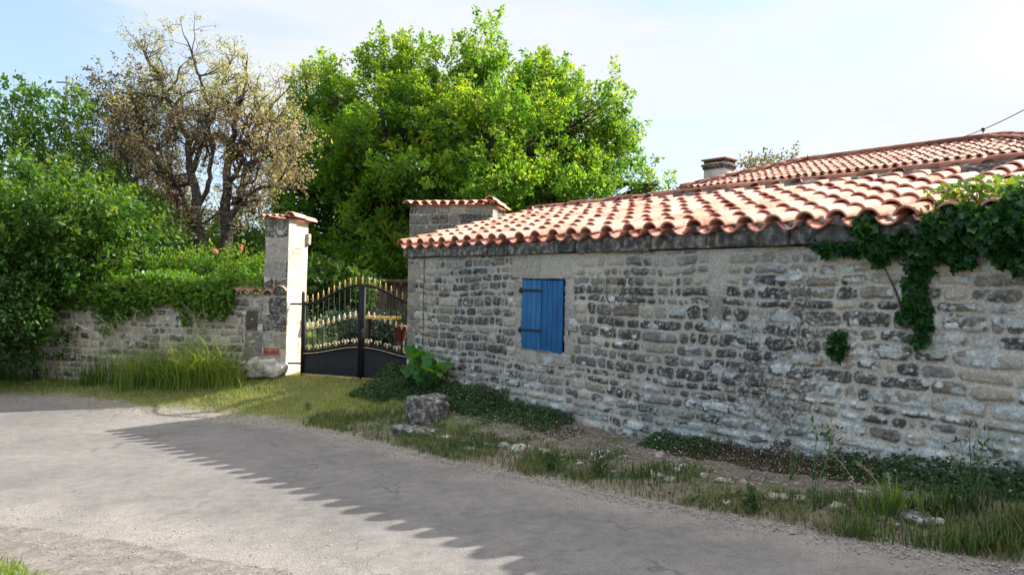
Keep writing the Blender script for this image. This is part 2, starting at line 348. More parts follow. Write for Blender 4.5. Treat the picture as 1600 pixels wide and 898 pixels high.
# ---------------------------------------------------------------- ground, road
far_px = [(0, 618), (150, 628), (230, 640), (330, 650), (430, 661), (520, 675), (600, 697), (700, 721), (800, 742), (900, 763), (1000, 783), (1100, 802), (1200, 820), (1300, 842), (1400, 858), (1500, 873), (1600, 888)]
fe = [GR(*p)[:2] for p in far_px]
fe = [(-200, 40), (-60, 19), (-30, 14.2), (-15, 11.8)] + [tuple(p) for p in fe]
lx, ly = fe[-1]; fe += [(lx + 1.4, ly - 1.6), (lx + 6, ly - 7), (lx + 60, ly - 71), (lx + 200, ly - 236)]
FEX = np.array([p[0] for p in fe]); FEY = np.array([p[1] for p in fe])
ne = [(-200, 34), (-60, 13), (-30, 8.8), (-15, 7.0), (-8, 6.1)] + [tuple(GR(*p)[:2]) for p in [(0, 820), (200, 852), (450, 898)]] + [(.35, 2.1), (2.6, -.9), (7, -6.8), (60, -76), (200, -260)]
NEX = np.array([p[0] for p in ne]); NEY = np.array([p[1] for p in ne])
def far_s(x, y):
    e = np.interp(x, FEX, FEY); g = (np.interp(x + .3, FEX, FEY) - np.interp(x - .3, FEX, FEY)) / .6
    return (y - e) / np.sqrt(1 + g * g)
def near_s(x, y):
    e = np.interp(x, NEX, NEY); g = (np.interp(x + .3, NEX, NEY) - np.interp(x - .3, NEX, NEY)) / .6
    return (e - y) / np.sqrt(1 + g * g)
TH = ([-3, -1, 0, 1, 2.84, 4.2, 5.7, 6.95, 7.5, 14], [.27, .26, .27, .255, .27, .24, .32, .43, .48, .85])
def height(x, y, rough=True):
    x = np.asarray(x, float); y = np.asarray(y, float)
    s = far_s(x, y); ns = near_s(x, y)
    t = (x - A[0]) * U[0] + (y - A[1]) * U[1]; dw = -((x - A[0]) * N[0] + (y - A[1]) * N[1])
    Hw = np.interp(t, *TH)
    fr_w = np.where(dw <= 0, 1, np.clip(s, 0, None) / (np.clip(s, 0, None) + np.clip(dw, 1e-4, None)))
    fr_w = sstep(0, 1, fr_w) * .55 + fr_w * .45
    yw = np.interp(x, [-60, -3.44, -1.27, 0], [20.8, 11.2, 10.7, 10.6]); dl = np.clip(yw - y, 0, 9)
    fr_l = np.clip(s, 0, 99) / (np.clip(s, 0, 99) + dl + 1e-3); fr_l = .5 * fr_l + .5 * sstep(0, 1, fr_l); HLf = np.interp(x, [-8, -5, -3.4, -1], [.0, .10, .25, .27])
    wl = sstep(-1.4, .3, t)
    b_ = rp(x, y)
    h = ((Hw - b_) * fr_w) * wl + ((HLf - b_) * fr_l) * (1 - wl)
    h = np.where(s > 0, h, 0)
    # small relief
    h = h + np.where(s > 0, sstep(0, .25, s) * ((fbm(x * 3, y * 3, 3) - .5) * .06 + (fbm(x * 14, y * 14, 9, 3) - .5) * .03), 0)
    hn = sstep(0, 1.6, ns) * .03 + (fbm(x * 8, y * 8, 5, 3) - .5) * .008 * sstep(0, .1, ns)
    h = np.where(ns > 0, hn, h)
    road = (s < 0) & (ns < 0)
    edge = np.minimum(np.abs(s), np.abs(ns))
    h = np.where(road, -.03 * sstep(.0, .12, edge - .02 + (fbm(x * 11, y * 11, 21, 3) - .5) * .16), h + .006)
    h = np.where(road & (edge < .2), h + .004, h)
    return h + b_
def axis(lo, a, b, hi, fine, grow=1.25):
    c = list(np.arange(a, b, fine)); st = fine; q = c[-1]
    while q < hi: st *= grow; q += st; c.append(q)
    st = fine; q = a; pre = []
    while q > lo: st *= grow; q -= st; pre.append(q)
    return np.array(pre[::-1] + c)
def grid_faces(nx, ny, keep=None):
    i = np.arange(nx * ny).reshape(ny, nx)
    f = np.stack([i[:-1, :-1], i[:-1, 1:], i[1:, 1:], i[1:, :-1]], -1)
    if keep is not None: return f[keep]
    return f.reshape(-1, 4)
gx = axis(-500, -9, 5.2, 500, .035); gy = axis(-200, 3.2, 12.6, 700, .035)
X, Y = np.meshgrid(gx, gy)
Hh = height(X, Y)
s_ = far_s(X, Y); ns_ = near_s(X, Y)
tt = (X - A[0]) * U[0] + (Y - A[1]) * U[1]; dww = -((X - A[0]) * N[0] + (Y - A[1]) * N[1])
n1 = fbm(X * 1.6, Y * 1.6, 30); n2 = fbm(X * 6, Y * 6, 40); n3 = fbm(X * 22, Y * 22, 50, 3)
def c3(*c): return np.array(c)
cg = c3(.07, .095, .03) * (1 - n2[..., None]) + c3(.17, .17, .07) * n2[..., None]       # under the grass
cs = c3(.10, .075, .055) * (1 - n3[..., None]) + c3(.26, .215, .17) * n3[..., None]      # bare soil with chippings
cgr = c3(.15, .13, .11) * (1 - n3[..., None]) + c3(.36, .325, .275) * n3[..., None]        # gravel
bare = np.clip(sstep(.42, .6, n1 * .5 + n2 * .5 + .12 * sstep(2.2, 3.6, tt) + .05), 0, 1) * sstep(.5, 1.2, tt)
c = cg * (1 - bare[..., None]) + cs * bare[..., None]
gr = sstep(.42, .08, s_ + (n2 - .5) * .5) * sstep(.6, -.6, tt) * sstep(-9, -6, X) * .9
gr = np.maximum(gr, sstep(.22, .0, s_ + (n3 - .5) * .3) * .8)
gr = np.where(ns_ > 0, sstep(1.6, 1.2, ns_ + (n2 - .5) * .5) * .8, gr)
cgr = np.where((ns_ > -.05)[..., None], cgr * c3(.62, .64, .70), cgr); c = c * (1 - gr[..., None]) + cgr * gr[..., None]
rd = (s_ < 0) & (ns_ < 0)
c = np.where(rd[..., None], cgr * .85, c)
o = mesh_np('ground', np.stack([X, Y, Hh], -1).reshape(-1, 3), grid_faces(len(gx), len(gy)), M['ground'], {'Col': ('POINT', c.reshape(-1, 3))}, smooth=True)
tag(o, kind='structure')

rx = axis(-200, -9, 5, 200, .06); K = 46
e0 = np.interp(rx, FEX, FEY); e1 = np.interp(rx, NEX, NEY)
# smooth the two edges
w = np.linspace(0, 1, K)
RX = np.repeat(rx[None], K, 0); RY = e1[None] * (1 - w[:, None]) + e0[None] * w[:, None]
RZ = rp(RX, RY) + (fbm(RX * .5, RY * .5, 61) - .5) * .010 + .012 * np.sin(np.pi * w)[:, None]
ed = np.minimum(-far_s(RX, RY) * 1.0, 9); en = -near_s(RX, RY)
nz = fbm(RX * 3, RY * 3, 66)
edge = np.clip(sstep(.55, .0, ed + (nz - .5) * .7) * .8 + sstep(.7, .0, en + (nz - .5) * 1.2) * sstep(2.5, -.5, RX) * .6, 0, 1)
o = mesh_np('road', np.stack([RX, RY, RZ], -1).reshape(-1, 3), grid_faces(len(rx), K), M['asphalt'], {'edge': ('POINT', edge.ravel())}, smooth=True)
tag(o, kind='structure')

# ---------------------------------------------------------------- rubble walls
def courses(x, z, seed, ch=(.062, .135), sw=(.075, .34), wav=.035):
    """returns stone id, distance to the stone's edge, per-stone randoms"""
    rg = np.random.default_rng(seed)
    zz = z + (fbm(x * .9, z * .6, seed % 97, 3) - .5) * wav * 2.2 + (fbm(x * 8, z * 8, (seed + 5) % 97, 3) - .5) * .040
    xx = x + (fbm(x * 9, z * 9, (seed + 11) % 97, 3) - .5) * .05
    zb = [-.5]
    while zb[-1] < z.max() + .5: zb.append(zb[-1] + rg.uniform(*ch))
    zb = np.array(zb); row = np.clip(np.searchsorted(zb, zz) - 1, 0, len(zb) - 2)
    sid = np.zeros(x.shape, int); d = np.zeros(x.shape); base = 0
    cx = np.zeros(x.shape); cz = np.zeros(x.shape)
    for r in range(row.min(), row.max() + 1):
        m = row == r
        xb = [x.min() - .6 - rg.random() * .3]
        hgt = zb[r + 1] - zb[r]
        while xb[-1] < x.max() + .6: xb.append(xb[-1] + rg.uniform(*sw) * rg.choice([.6, 1, 1.25]) * (hgt / .11) ** .4)
        xb = np.array(xb); k = np.clip(np.searchsorted(xb, xx[m]) - 1, 0, len(xb) - 2)
        sid[m] = base + k; base += len(xb)
        l = xx[m] - xb[k]; rr = xb[k + 1] - xx[m]; b = zz[m] - zb[r]; tp = zb[r + 1] - zz[m]
        dx = np.minimum(l, rr); dz = np.minimum(b, tp); R = .045
        q = np.where((dx < R) & (dz < R), R - np.hypot(R - dx, R - dz), np.minimum(dx, dz))
        d[m] = q; cx[m] = (xb[k] + xb[k + 1]) / 2; cz[m] = (zb[r] + zb[r + 1]) / 2
    rnd = rg.random((base + 50, 4))
    return sid, d, rnd[sid], cx, cz
def stone_face(x, z, seed, grime=.4, lichen=.1, beige=.15, mort=.012, specials=(), relief=1.0, tone=1.0, **kw):
    """relief (m) and albedo for points x, z of a rubble face; grime etc. may be functions of the stone's centre"""
    sid, d, rnd, cx, cz = courses(x, z, seed, **kw)
    ev = lambda f, a, b: f(a, b) if callable(f) else np.full(x.shape, float(f))
    g = ev(grime, cx, cz); li = ev(lichen, x, z); be = ev(beige, x, z)
    k_sp = np.zeros(x.shape, bool)
    for (x0, x1, z0, z1, tn, proud) in specials:
        m = (x > x0) & (x < x1) & (z > z0) & (z < z1)
        q = np.minimum(np.minimum(x - x0, x1 - x), np.minimum(z - z0, z1 - z))
        d = np.where(m, q + .004, d); k_sp |= m
        rnd = np.where(m[..., None], np.array([.5, tn, .5, .6]), rnd)
    mw = mort * (.35 + 1.7 * fbm(x * 8, z * 8, 12, 3))
    mw = np.where(k_sp, .003, mw)
    stone = sstep(mw * .5, mw * 1.25, d)
    f1 = fbm(x * 26, z * 26, 71, 4, .6); f2 = fbm(x * 60, z * 60, 75, 3, .7); f3 = fbm(x * 7, z * 7, 78, 3)
    disp = stone * (.006 + .020 * rnd[..., 0]) * sstep(0, .035, d) + stone * (f1 - .5) * .014 + (f2 - .5) * .004 + (f3 - .5) * .01 * (1 - stone)
    disp = disp * np.where(k_sp, .4, 1) * relief
    # albedo: mortar, warm grey stone, black grime mottling, pale lichen crusts
    cm = c3(.44, .40, .335) + (f3[..., None] - .5) * .13 + (f2[..., None] - .5) * .12
    a = rnd[..., 1:2]; cst = c3(.15, .135, .115) * (1 - a) + c3(.43, .385, .31) * a
    cst = cst + (rnd[..., 2:3] - .5) * c3(.05, .02, -.02) + (f1[..., None] - .5) * .16
    c = cm * (1 - stone[..., None]) + cst * stone[..., None]
    gm = 1.05 * np.clip(sstep(1 - g - .15, 1 - g + .15, rnd[..., 3]), 0, 1) * (~k_sp)
    gk = sstep(.62, .40, f1 * .55 + f2 * .45 + .05 - .16 * gm) * (stone * .9 + .1) * np.clip(gm + .18 * g, 0, 1)
    stain = sstep(.58, .8, fbm(x * 2.2, z * 1.1, 83, 4) + .18 * g) * .55 * sstep(.6, .4, f2)
    gk = np.clip(np.maximum(gk, stain * g * 2.3), 0, 1)
    gk = gk * (.8 + .2 * f3)
    c = c * (1 - gk[..., None]) + (c3(.050, .047, .041) + (f2[..., None] - .5) * .05) * gk[..., None]
    # beige smeared mortar
    bm_ = sstep(1 - be, 1 - be + .18, fbm(x * 3.1, z * 4.2, 91, 4)) * sstep(.0, .25, be)
    bm_ = bm_ * (.45 + .55 * sstep(.45, .6, f3)) * (.55 + .45 * (1 - stone))
    c = c * (1 - bm_[..., None] * .85) + (c3(.42, .375, .30) + (f1[..., None] - .5) * .12) * bm_[..., None] * .85
    disp = disp * (1 - .6 * bm_)
    # crusty round lichens of every size
    lm = np.zeros(x.shape); xa = x[0]; za = z[:, 0]; rgl = np.random.default_rng(seed + 500)
    area = (xa[-1] - xa[0]) * (za[-1] - za[0]); nb_ = int(area * 420)
    bx = xa[0] + (xa[-1] - xa[0]) * rgl.random(nb_); bz = za[0] + (za[-1] - za[0]) * rgl.random(nb_)
    bl = lichen(bx, bz) if callable(lichen) else np.full(nb_, float(lichen)); br = .008 + .05 * rgl.random(nb_) ** 3.2; acc = rgl.random(nb_) < bl * 1.15
    nz_ = fbm(x * 30, z * 30, 141, 3); tone_l = np.zeros(x.shape)
    for X0, Z0, R0, T0 in zip(bx[acc], bz[acc], br[acc] * (.7 + bl[acc]), rgl.random(acc.sum())):
        a0, a1 = np.searchsorted(xa, (X0 - R0 * 2.2, X0 + R0 * 2.2)); b0, b1 = np.searchsorted(za, (Z0 - R0 * 1.6, Z0 + R0 * 1.6))
        if a1 <= a0 or b1 <= b0: continue
        sl_ = (slice(b0, b1), slice(a0, a1)); q_ = np.hypot((x[sl_] - X0) / (1.35 + .5 * (R0 > .03)), z[sl_] - Z0) / R0 + (nz_[sl_] - .5) * 1.3
        m_ = sstep(1.05, .85, q_) * (.35 + .65 * stone[sl_]); lm[sl_] = np.maximum(lm[sl_], m_); tone_l[sl_] = np.where(m_ > .3, T0, tone_l[sl_])
    c = c * (1 - lm[..., None]) + (c3(.44, .45, .42) + (tone_l[..., None] - .5) * .22 + (f2[..., None] - .5) * .25) * lm[..., None]
    sp_ = sstep(.58, .66, fbm(x * 52, z * 52, 121, 3)) * (.25 + .75 * gm) * stone * (1 - bm_)
    c = c * (1 - .55 * sp_[..., None]) + c3(.34, .33, .30) * .55 * sp_[..., None]
    wash = fbm(x * .8 + 3, z * .5, 131, 3)[..., None]; c = c * (.88 + .44 * wash) * (1 + (wash - .5) * c3(.10, .0, -.12))
    return disp, np.clip(c * tone, .015, .8)
def wall_block(name, P, u, n_out, w, dep, z0, z1, seed, res=.01, side_res=None, parent=None, holes=(), xs=None, top=True, ztop=None, lean=0, face_kw=None, **kw):
    """rubble block: front face through P along u, depth behind it; all four faces are real displaced stonework"""
    P = np.asarray(P, float); u = np.asarray(u, float); n = np.asarray(n_out, float); b = -n
    side_res = side_res or res * 1.5
    Vs, Fs, Cs = [], [], []; nv = 0
    faces = [(P, u, n, w, res, xs, 0), (P + u * w, b, u, dep, side_res, None, 1), (P + u * w + b * dep, -u, b, w, side_res * 3, None, 2), (P + b * dep, n, -u, dep, side_res, None, 3)]
    for (o, a, nr, ln, rs, xx, k) in faces:
        xa = xx if xx is not None else np.linspace(0, ln, max(3, int(ln / rs) + 1))
        za = np.linspace(z0, z1, max(3, int((z1 - z0) / rs) + 1))
        Xg, Zg = np.meshgrid(xa, za)
        k2 = dict(kw)
        if k: k2['specials'] = ()
        k2.update((face_kw or {}).get(k, {}))
        disp, col = stone_face(Xg, Zg, seed + k * 13, **k2)
        ef = np.minimum(np.minimum(Xg - xa[0], xa[-1] - Xg), (z1 - Zg) + .02); disp = disp * sstep(0, .03, ef)
        pts = o[None, None] + Xg[..., None] * a + disp[..., None] * nr; pts = pts.copy()
        pts[..., 2] = Zg if ztop is None or k not in (0,) else Zg
        pts[..., :2] += (pts[..., 2:3] - z0) * lean * u[:2]
        keep = None
        if k == 0 and holes:
            cxm = (Xg[:-1, :-1] + Xg[1:, 1:]) / 2; czm = (Zg[:-1, :-1] + Zg[1:, 1:]) / 2; keep = np.ones(cxm.shape, bool)
            for (h0, h1, h2, h3) in holes: keep &= ~((cxm > h0) & (cxm < h1) & (czm > h2) & (czm < h3))
        Vs.append(pts.reshape(-1, 3)); Cs.append(col.reshape(-1, 3)); Fs.append(grid_faces(len(xa), len(za), keep) + nv); nv += pts.size // 3
    if top:
        Xg, Yg = np.meshgrid(np.linspace(0, w, max(2, int(w / .05))), np.linspace(0, dep, max(2, int(dep / .05))))
        disp, col = stone_face(Xg, Yg, seed + 71, **{**kw, 'specials': ()})
        pts = P + Xg[..., None] * u + Yg[..., None] * b; pts[..., 2] = z1 - .004 + disp * .3
        pts[..., :2] += (z1 - z0) * lean * u[:2]
        Vs.append(pts.reshape(-1, 3)); Cs.append(col.reshape(-1, 3)); Fs.append(grid_faces(Xg.shape[1], Xg.shape[0]) + nv)
    return mesh_np(name, np.concatenate(Vs), np.concatenate(Fs), M['stone'], {'Col': ('POINT', np.concatenate(Cs))}, smooth=True, parent=parent)

# ---------------------------------------------------------------- roof tiles
def canal(V_, F_, R_, o, a, s, n, r0=.092, r1=.074, L_=.44, th=.013, seg=9, rnd=None, arc=(12, 168), flip=False):
    """one canal tile: o lower centre, a across, s up the slope, n normal"""
    rnd = random.random() if rnd is None else rnd
    an = np.radians(np.linspace(arc[0], arc[1], seg)); sg = -1 if flip else 1
    def ring(r, q): return o + s * q + a * (r * np.cos(an))[:, None] + n * (sg * r * np.sin(an))[:, None]
    rings = [ring(r0, 0), ring((r0 + r1) / 2, L_ * .5), ring(r1, L_), ring(r0 - th, 0), ring(r1 - th, L_)]
    base = sum(len(v) for v in V_)
    V_.append(np.concatenate(rings + [rings[0], rings[3]]))
    k = seg; q = np.arange(seg - 1)
    def strip(i, j): return np.stack([base + i * k + q, base + i * k + q + 1, base + j * k + q + 1, base + j * k + q], -1)
    fs = np.concatenate([strip(0, 1), strip(1, 2), strip(4, 3), strip(6, 5),
                         np.array([[base + 0, base + 2 * k, base + 4 * k, base + 3 * k], [base + k - 1, base + 4 * k - 1, base + 5 * k - 1, base + 3 * k - 1]])])
    F_.append(fs); R_.append(np.full(len(fs), rnd))
def tile_field(name, O, a, up_h, slope, width, rows, pitch=.26, expo=.33, mat='tile', parent=None, channels=True, r=.092, L_=.44, jit=1.0, start=None, clip=None, tonef=None, gaps=()):
    """rows of cover and channel tiles; O = eave start, a = along the eave, up_h = horizontal uphill"""
    a = np.asarray(a, float); s = np.asarray(up_h, float) * math.cos(slope) + Z3 * math.sin(slope); n = np.cross(a, s)
    if n[2] < 0: n = -n
    V_, F_, R_ = [], [], []; rg = random.Random(hash(name) % 1000 + 3)
    nc = int(round(width / pitch))
    for i in range(nc + 1):
        x = i * pitch
        for j in range(rows):
            y = j * expo
            if clip and not clip(x, y): continue
            if (i, j) in gaps: continue
            tn = rg.random() if tonef is None else tonef(x, y, rg)
            slip = -.05 * rg.random() if rg.random() < .10 else 0
            jx = rg.gauss(0, .008) * jit; jr = rg.gauss(0, .028) * jit; jy = rg.gauss(0, .018) * jit + slip
            tilt = .052 + rg.gauss(0, .008) * jit
            s2 = s + a * jr - n * tilt; s2 /= np.linalg.norm(s2)
            a2 = a - s * jr
            canal(V_, F_, R_, O + a * (x + jx) + s * (y + jy) + n * (.045 + .004), a2, s2, n, r, r * .8, L_, th=.016, rnd=tn)
            if channels and i < nc:
                canal(V_, F_, R_, O + a * (x + pitch / 2 + rg.gauss(0, .004)) + s * (y + rg.gauss(0, .01) - .02) + n * (.088), a, s - n * .02, n, r * .95, r * 1.05, L_, rnd=rg.random() * .6, flip=True, seg=7)
    return mesh_np(name, np.concatenate(V_), np.concatenate(F_), M[mat], {'rnd': ('FACE', np.concatenate(R_))}, parent=parent, smooth=False)

# ================================================================= outbuilding
EZ = 2.20; ZC = 2.06; SL = math.atan(.262); HALF = 2.42; LEN = 12.0
ob = empty('stone_outbuilding', A + U * 3 + N * 1.2, 'long low rubble stone outbuilding with terracotta tiled roof and a small blue shutter', 'outbuilding')
sx0, sz1 = tz(817, 435.5); sx1, _ = tz(884, 437); _, sz0 = tz(850, 547.5)
_T = lambda px: tz(px, 450)[0]
gcx = [(0, .75), (.35, .45), (.8, .5), (1.2, .75), (2.2, .7), (2.5, .3), (3.4, .35), (3.8, .72), (5.4, .78), (5.8, .6), (6.4, .5), (7.2, .42), (8, .42), (13, .4)]
def grime_f(cx, cz):
    g = np.interp(cx, [p[0] for p in gcx], [p[1] for p in gcx])
    return np.clip(g - .45 * sstep(1.75, 1.95, cz) * sstep(.2, .5, cx) * (1 - .9 * sstep(1.0, 1.2, cx) * sstep(2.3, 2.0, cx)) - .25 * sstep(.85, .45, cz), .02, .95)
def lich_f(x, z): return np.clip(.07 + .26 * sstep(3.5, 7.0, x) + .22 * sstep(.95, .4, z) - .15 * sstep(1.5, 1.9, z), 0, .6)
def beige_f(x, z):
    b = .30 * np.ones_like(x)
    b += .42 * sstep(1.68, 1.95, z) * sstep(2.6, 3.6, x) + .28 * sstep(1.6, 1.9, z) * sstep(.2, .4, x) * sstep(1.1, .9, x)
    b += .22 * sstep(2.15, 2.35, x) * sstep(3.9, 3.3, x) + .12 * sstep(6.2, 7, x)
    return np.clip(b, 0, .85)
q = lambda px, py: tz(px, py)
lz = q(850, 405)[1]
spec = [(sx0 - .20, sx0 + .30, sz1 + .015, 2.055, .75, 0), (sx0 + .305, sx1 + .19, sz1 + .012, 2.055, .95, 0),
        (sx1 + .005, sx1 + .14, sz1 - .28, sz1 + .006, .9, 0), (sx1 + .005, sx1 + .19, sz1 - .55, sz1 - .285, .6, 0), (sx1 + .005, sx1 + .13, sz0 - .02, sz1 - .555, .85, 0),
        (sx0 - .14, sx0 - .006, sz1 - .33, sz1 + .01, .65, 0), (sx0 - .11, sx0 - .006, sz0, sz1 - .335, .8, 0),
        (sx0 - .1, sx0 + .27, sz0 - .17, sz0 - .012, .98, 0), (sx0 + .275, sx1 + .12, sz0 - .15, sz0 - .012, .85, 0),
        (q(1108, 400)[0], q(1137, 400)[0], q(1120, 460)[1], 2.055, .98, 0), (q(1108, 400)[0], q(1132, 400)[0], q(1120, 520)[1], q(1120, 462)[1], .45, 0)]
# quoins at the near left corner
zq = .2; qi = 0
while zq < 1.98:
    hq = random.uniform(.17, .26); spec.append((.004, .22 if qi % 2 else .34, zq, min(zq + hq, 2.05), random.uniform(.05, .5), 0)); zq += hq; qi += 1
fx = np.concatenate([np.arange(0, 7.9, .0085), np.arange(7.9, LEN + .01, .05)])
fwall = wall_block('wall', A, U, -N, LEN, HALF * 2, -.25, ZC, 11, res=.0085, side_res=.06, parent=ob, xs=fx, top=False, holes=[(sx0, sx1, sz0, sz1)], grime=grime_f, lichen=lich_f, beige=beige_f, specials=spec, relief=1.35)
# the two gables above the wall head
gb = MB()
for tt_ in (0.02, LEN - .02):
    d_ = .25 if tt_ < 1 else -.25
    p = [A + U * tt_ + N * .02 + Z3 * ZC, A + U * tt_ + N * (HALF * 2 - .02) + Z3 * ZC, A + U * tt_ + N * HALF + Z3 * (EZ + HALF * math.tan(SL) - .03)]
    p2 = [v + U * d_ for v in p]
    gb.add(p + p2, [(0, 2, 1), (3, 4, 5), (0, 1, 4, 3), (1, 2, 5, 4), (2, 0, 3, 5)])
gb.build('gable', M['plaster'], ob)
# window reveal and shutter
wc = (sx0 + sx1) / 2; wz = (sz0 + sz1) / 2; hw = (sx1 - sx0) / 2; hh = (sz1 - sz0) / 2
rv = MB(); dp = .16
rv.box(A + U * (sx0 - .02) + N * (dp / 2 + .01) + Z3 * wz, U * .018, N * dp / 2, Z3 * (hh + .03)); rv.box(A + U * (sx1 + .02) + N * (dp / 2 + .01) + Z3 * wz, U * .018, N * dp / 2, Z3 * (hh + .03))
rv.box(A + U * wc + N * (dp / 2 + .01) + Z3 * (sz0 - .02), U * hw, N * dp / 2, Z3 * .018); rv.box(A + U * wc + N * (dp / 2 + .01) + Z3 * (sz1 + .02), U * hw, N * dp / 2, Z3 * .018)
wf = rv.build('window_frame', M['limestone'], ob)
bk = MB(); bk.box(A + U * wc + N * (dp + .03) + Z3 * wz, U * (hw + .03), N * .01, Z3 * (hh + .03)); bk.build('window_back', M['dark'], wf)
sh = MB(); nb = 8; sw_ = (sx1 - sx0 - .042); x_ = sx0 + .004
wds = [.115, .125, .125, .125, .135, .125, .13, .12]; wds = [v / sum(wds) for v in wds]
for i in range(nb):
    bw = wds[i] * sw_; off = -.012 if i < 4 else -.002
    top_ = sz1 - .012 - .0 * i; bot = sz0 + .004 - (.0035 * i if i < 4 else .0035 * i)
    sh.box(A + U * (x_ + bw / 2) + N * (off + .012) + Z3 * ((top_ + bot) / 2), U * (bw / 2 - .0022), N * .013, Z3 * ((top_ - bot) / 2), r=(.62 + .3 * random.random()) if i < 4 else (.15 + .25 * random.random()), bevel=.004)
    x_ += bw
sh.box(A + U * (sx0 + sw_ / 2) + N * .028 + Z3 * wz, U * sw_ * .49, N * .006, Z3 * (hh - .03), r=.05)
sho = sh.build('shutter', M['blue'], ob)
for py in (453.5, 515.5):
    _, hz = tz(830, py); hb = MB()
    hb.box(A + U * (sx0 + sw_ * .225) - N * .018 + Z3 * hz, U * sw_ * .275, N * .004, Z3 * .014, bevel=.003)
    hb.tube([A + U * (sx0 - .012) - N * .02 + Z3 * (hz - .035), A + U * (sx0 - .012) - N * .02 + Z3 * (hz + .03)], .011, 8)
    hb.box(A + U * (sx0 - .03) - N * .012 + Z3 * (hz - .008), U * .022, N * .01, Z3 * .014, bevel=.003)
    for k in range(3): hb.lathe(A + U * (sx0 + .06 + k * sw_ * .16) - N * .022 + Z3 * hz, [(0, .006), (.004, .003)], axis=-N, n=6)
    hb.build('hinge', M['iron'], sho)
hk = MB(); tX, hz = tz(889, 520)
hk.tube([A + U * (tX + .01) - N * .0 + Z3 * (hz + .02), A + U * (tX + .02) - N * .03 + Z3 * (hz + .01), A + U * (tX + .04) - N * .035 + Z3 * (hz - .03)], [.006, .005, .004], 6)
hk.build('shutter_catch', M['iron'], ob)
# cable down the front
cb = MB(); tX, _ = tz(665, 450)
cb.tube([A + U * (tX + .004 * math.sin(k * 1.7)) - N * .03 + Z3 * z for k, z in enumerate(np.linspace(.85, 2.3, 9))], .006, 5); cb.build('cable', M['iron'], ob)
# cornice slabs
cn = MB(); t_ = -.03; rg = random.Random(5)
joints = [tz(px, 395)[0] for px in (800, 905, 1115, 1196, 1240)]
while t_ < LEN:
    ln = rg.uniform(.55, 1.15)
    nxt = min([j for j in joints if j > t_ + .25] + [99]); ln = min(ln, nxt - t_) if nxt - t_ < 1.5 else ln
    pr = rg.uniform(.055, .085); zt = EZ + rg.uniform(-.008, .008); zb_ = ZC + rg.uniform(-.008, .012)
    if abs(t_ - joints[3]) < .05: pr += .03; zt += .03
    cn.box(A + U * (t_ + ln / 2) + N * (.16 - pr / 2) + Z3 * ((zt + zb_) / 2), U * (ln / 2 - .003), N * (.16 + pr / 2), Z3 * ((zt - zb_) / 2), bevel=.014)
    t_ += ln
cno = cn.build('cornice', M['cornice'], ob)
def roughen(o, sub, amp, sc=9, seed=0):
    bm = bmesh.new(); bm.from_mesh(o.data)
    if sub: bmesh.ops.subdivide_edges(bm, edges=[e for e in bm.edges if e.calc_length() > .07], cuts=sub, use_grid_fill=True)
    for v in bm.verts:
        v.co += Vector(mnoise.noise_vector(v.co * sc + Vector((seed, 0, 0)))) * amp + Vector(mnoise.noise_vector(v.co * sc * 3.1)) * amp * .4
    for f in bm.faces: f.smooth = True
    bm.to_mesh(o.data); bm.free()
roughen(cno, 9, .008, 11)
# roof deck and mortar under the eave
dk = MB()
e0_ = A - N * .02 + Z3 * (EZ + .012); rdg = A + N * HALF + Z3 * (EZ + HALF * math.tan(SL)); e1_ = A + N * (HALF * 2 + .02) + Z3 * (EZ + .012)
for (p, q_) in ((e0_, rdg), (rdg, e1_)):
    c_ = [p + U * .0, p + U * LEN, q_ + U * LEN, q_ + U * .0]
    dk.add([v + Z3 * .0 for v in c_] + [v - Z3 * .05 for v in c_], [(0, 1, 2, 3), (4, 7, 6, 5), (0, 4, 5, 1), (1, 5, 6, 2), (2, 6, 7, 3), (3, 7, 4, 0)])
dk.build('roof_deck', M['mortar_dark'], ob)
mo = MB(); rg = random.Random(9)
nrm = -N
for k in range(int(LEN / .065)):
    t_ = k * .065 + rg.uniform(-.02, .02); zz = EZ + rg.uniform(.0, .05) + .025 * (1 + math.cos(2 * math.pi * t_ / .26)) * .5
    mo.box(A + U * t_ + N * (.0 + rg.uniform(-.01, .05)) + Z3 * zz, U * rg.uniform(.03, .06), N * rg.uniform(.04, .06), Z3 * rg.uniform(.02, .04), bevel=.015)
moo = mo.build('eave_mortar', M['mortar_grey'], ob); roughen(moo, 0, .012, 25)
def front_tone(x, y, rg):
    t = rg.uniform(.2, .95)
    if rg.random() < .16: t = rg.uniform(.0, .2)
    return t
rf = tile_field('roof', A - N * .11 + Z3 * (EZ - .012) - U * .02, U, N, SL, LEN, 8, tonef=front_tone, parent=ob, gaps=[(25, 6), (25, 7), (18, 7), (12, 7)])
# verge tiles running up the left edge a little lower
vg = MB()
tile_field('rear_roof', A + N * (HALF * 2 + .1) + Z3 * (EZ - .012), U, -N, SL, LEN, 8, pitch=.27, parent=ob, channels=False, mat='old_tile')
# ridge
V_, F_, R_ = [], [], []; t_ = -.02; rg = random.Random(4)
while t_ < LEN - .1:
    L2 = .47; o_ = A + N * (HALF - .0) + Z3 * (EZ + HALF * math.tan(SL) + .075 + rg.uniform(-.008, .012)) + U * t_
    canal(V_, F_, R_, o_, N, U + Z3 * rg.gauss(.02, .012) + N * rg.gauss(0, .012), Z3, .115, .098, L2, .016, rnd=rg.random(), arc=(5, 175)); t_ += .405
rt_ = mesh_np('ridge', np.concatenate(V_), np.concatenate(F_), M['ridge_tile'], {'rnd': ('FACE', np.concatenate(R_))}, parent=rf)
bd = MB()
xs_ = np.arange(0, LEN, .05); ssv = np.cos(SL) * N + np.sin(SL) * Z3; nv_ = np.cross(U, ssv); nv_ = nv_ if nv_[2] > 0 else -nv_
prof = [(-.30, .03), (-.25, .085), (-.18, .12), (-.08, .145), (0, .12)]
vs = []
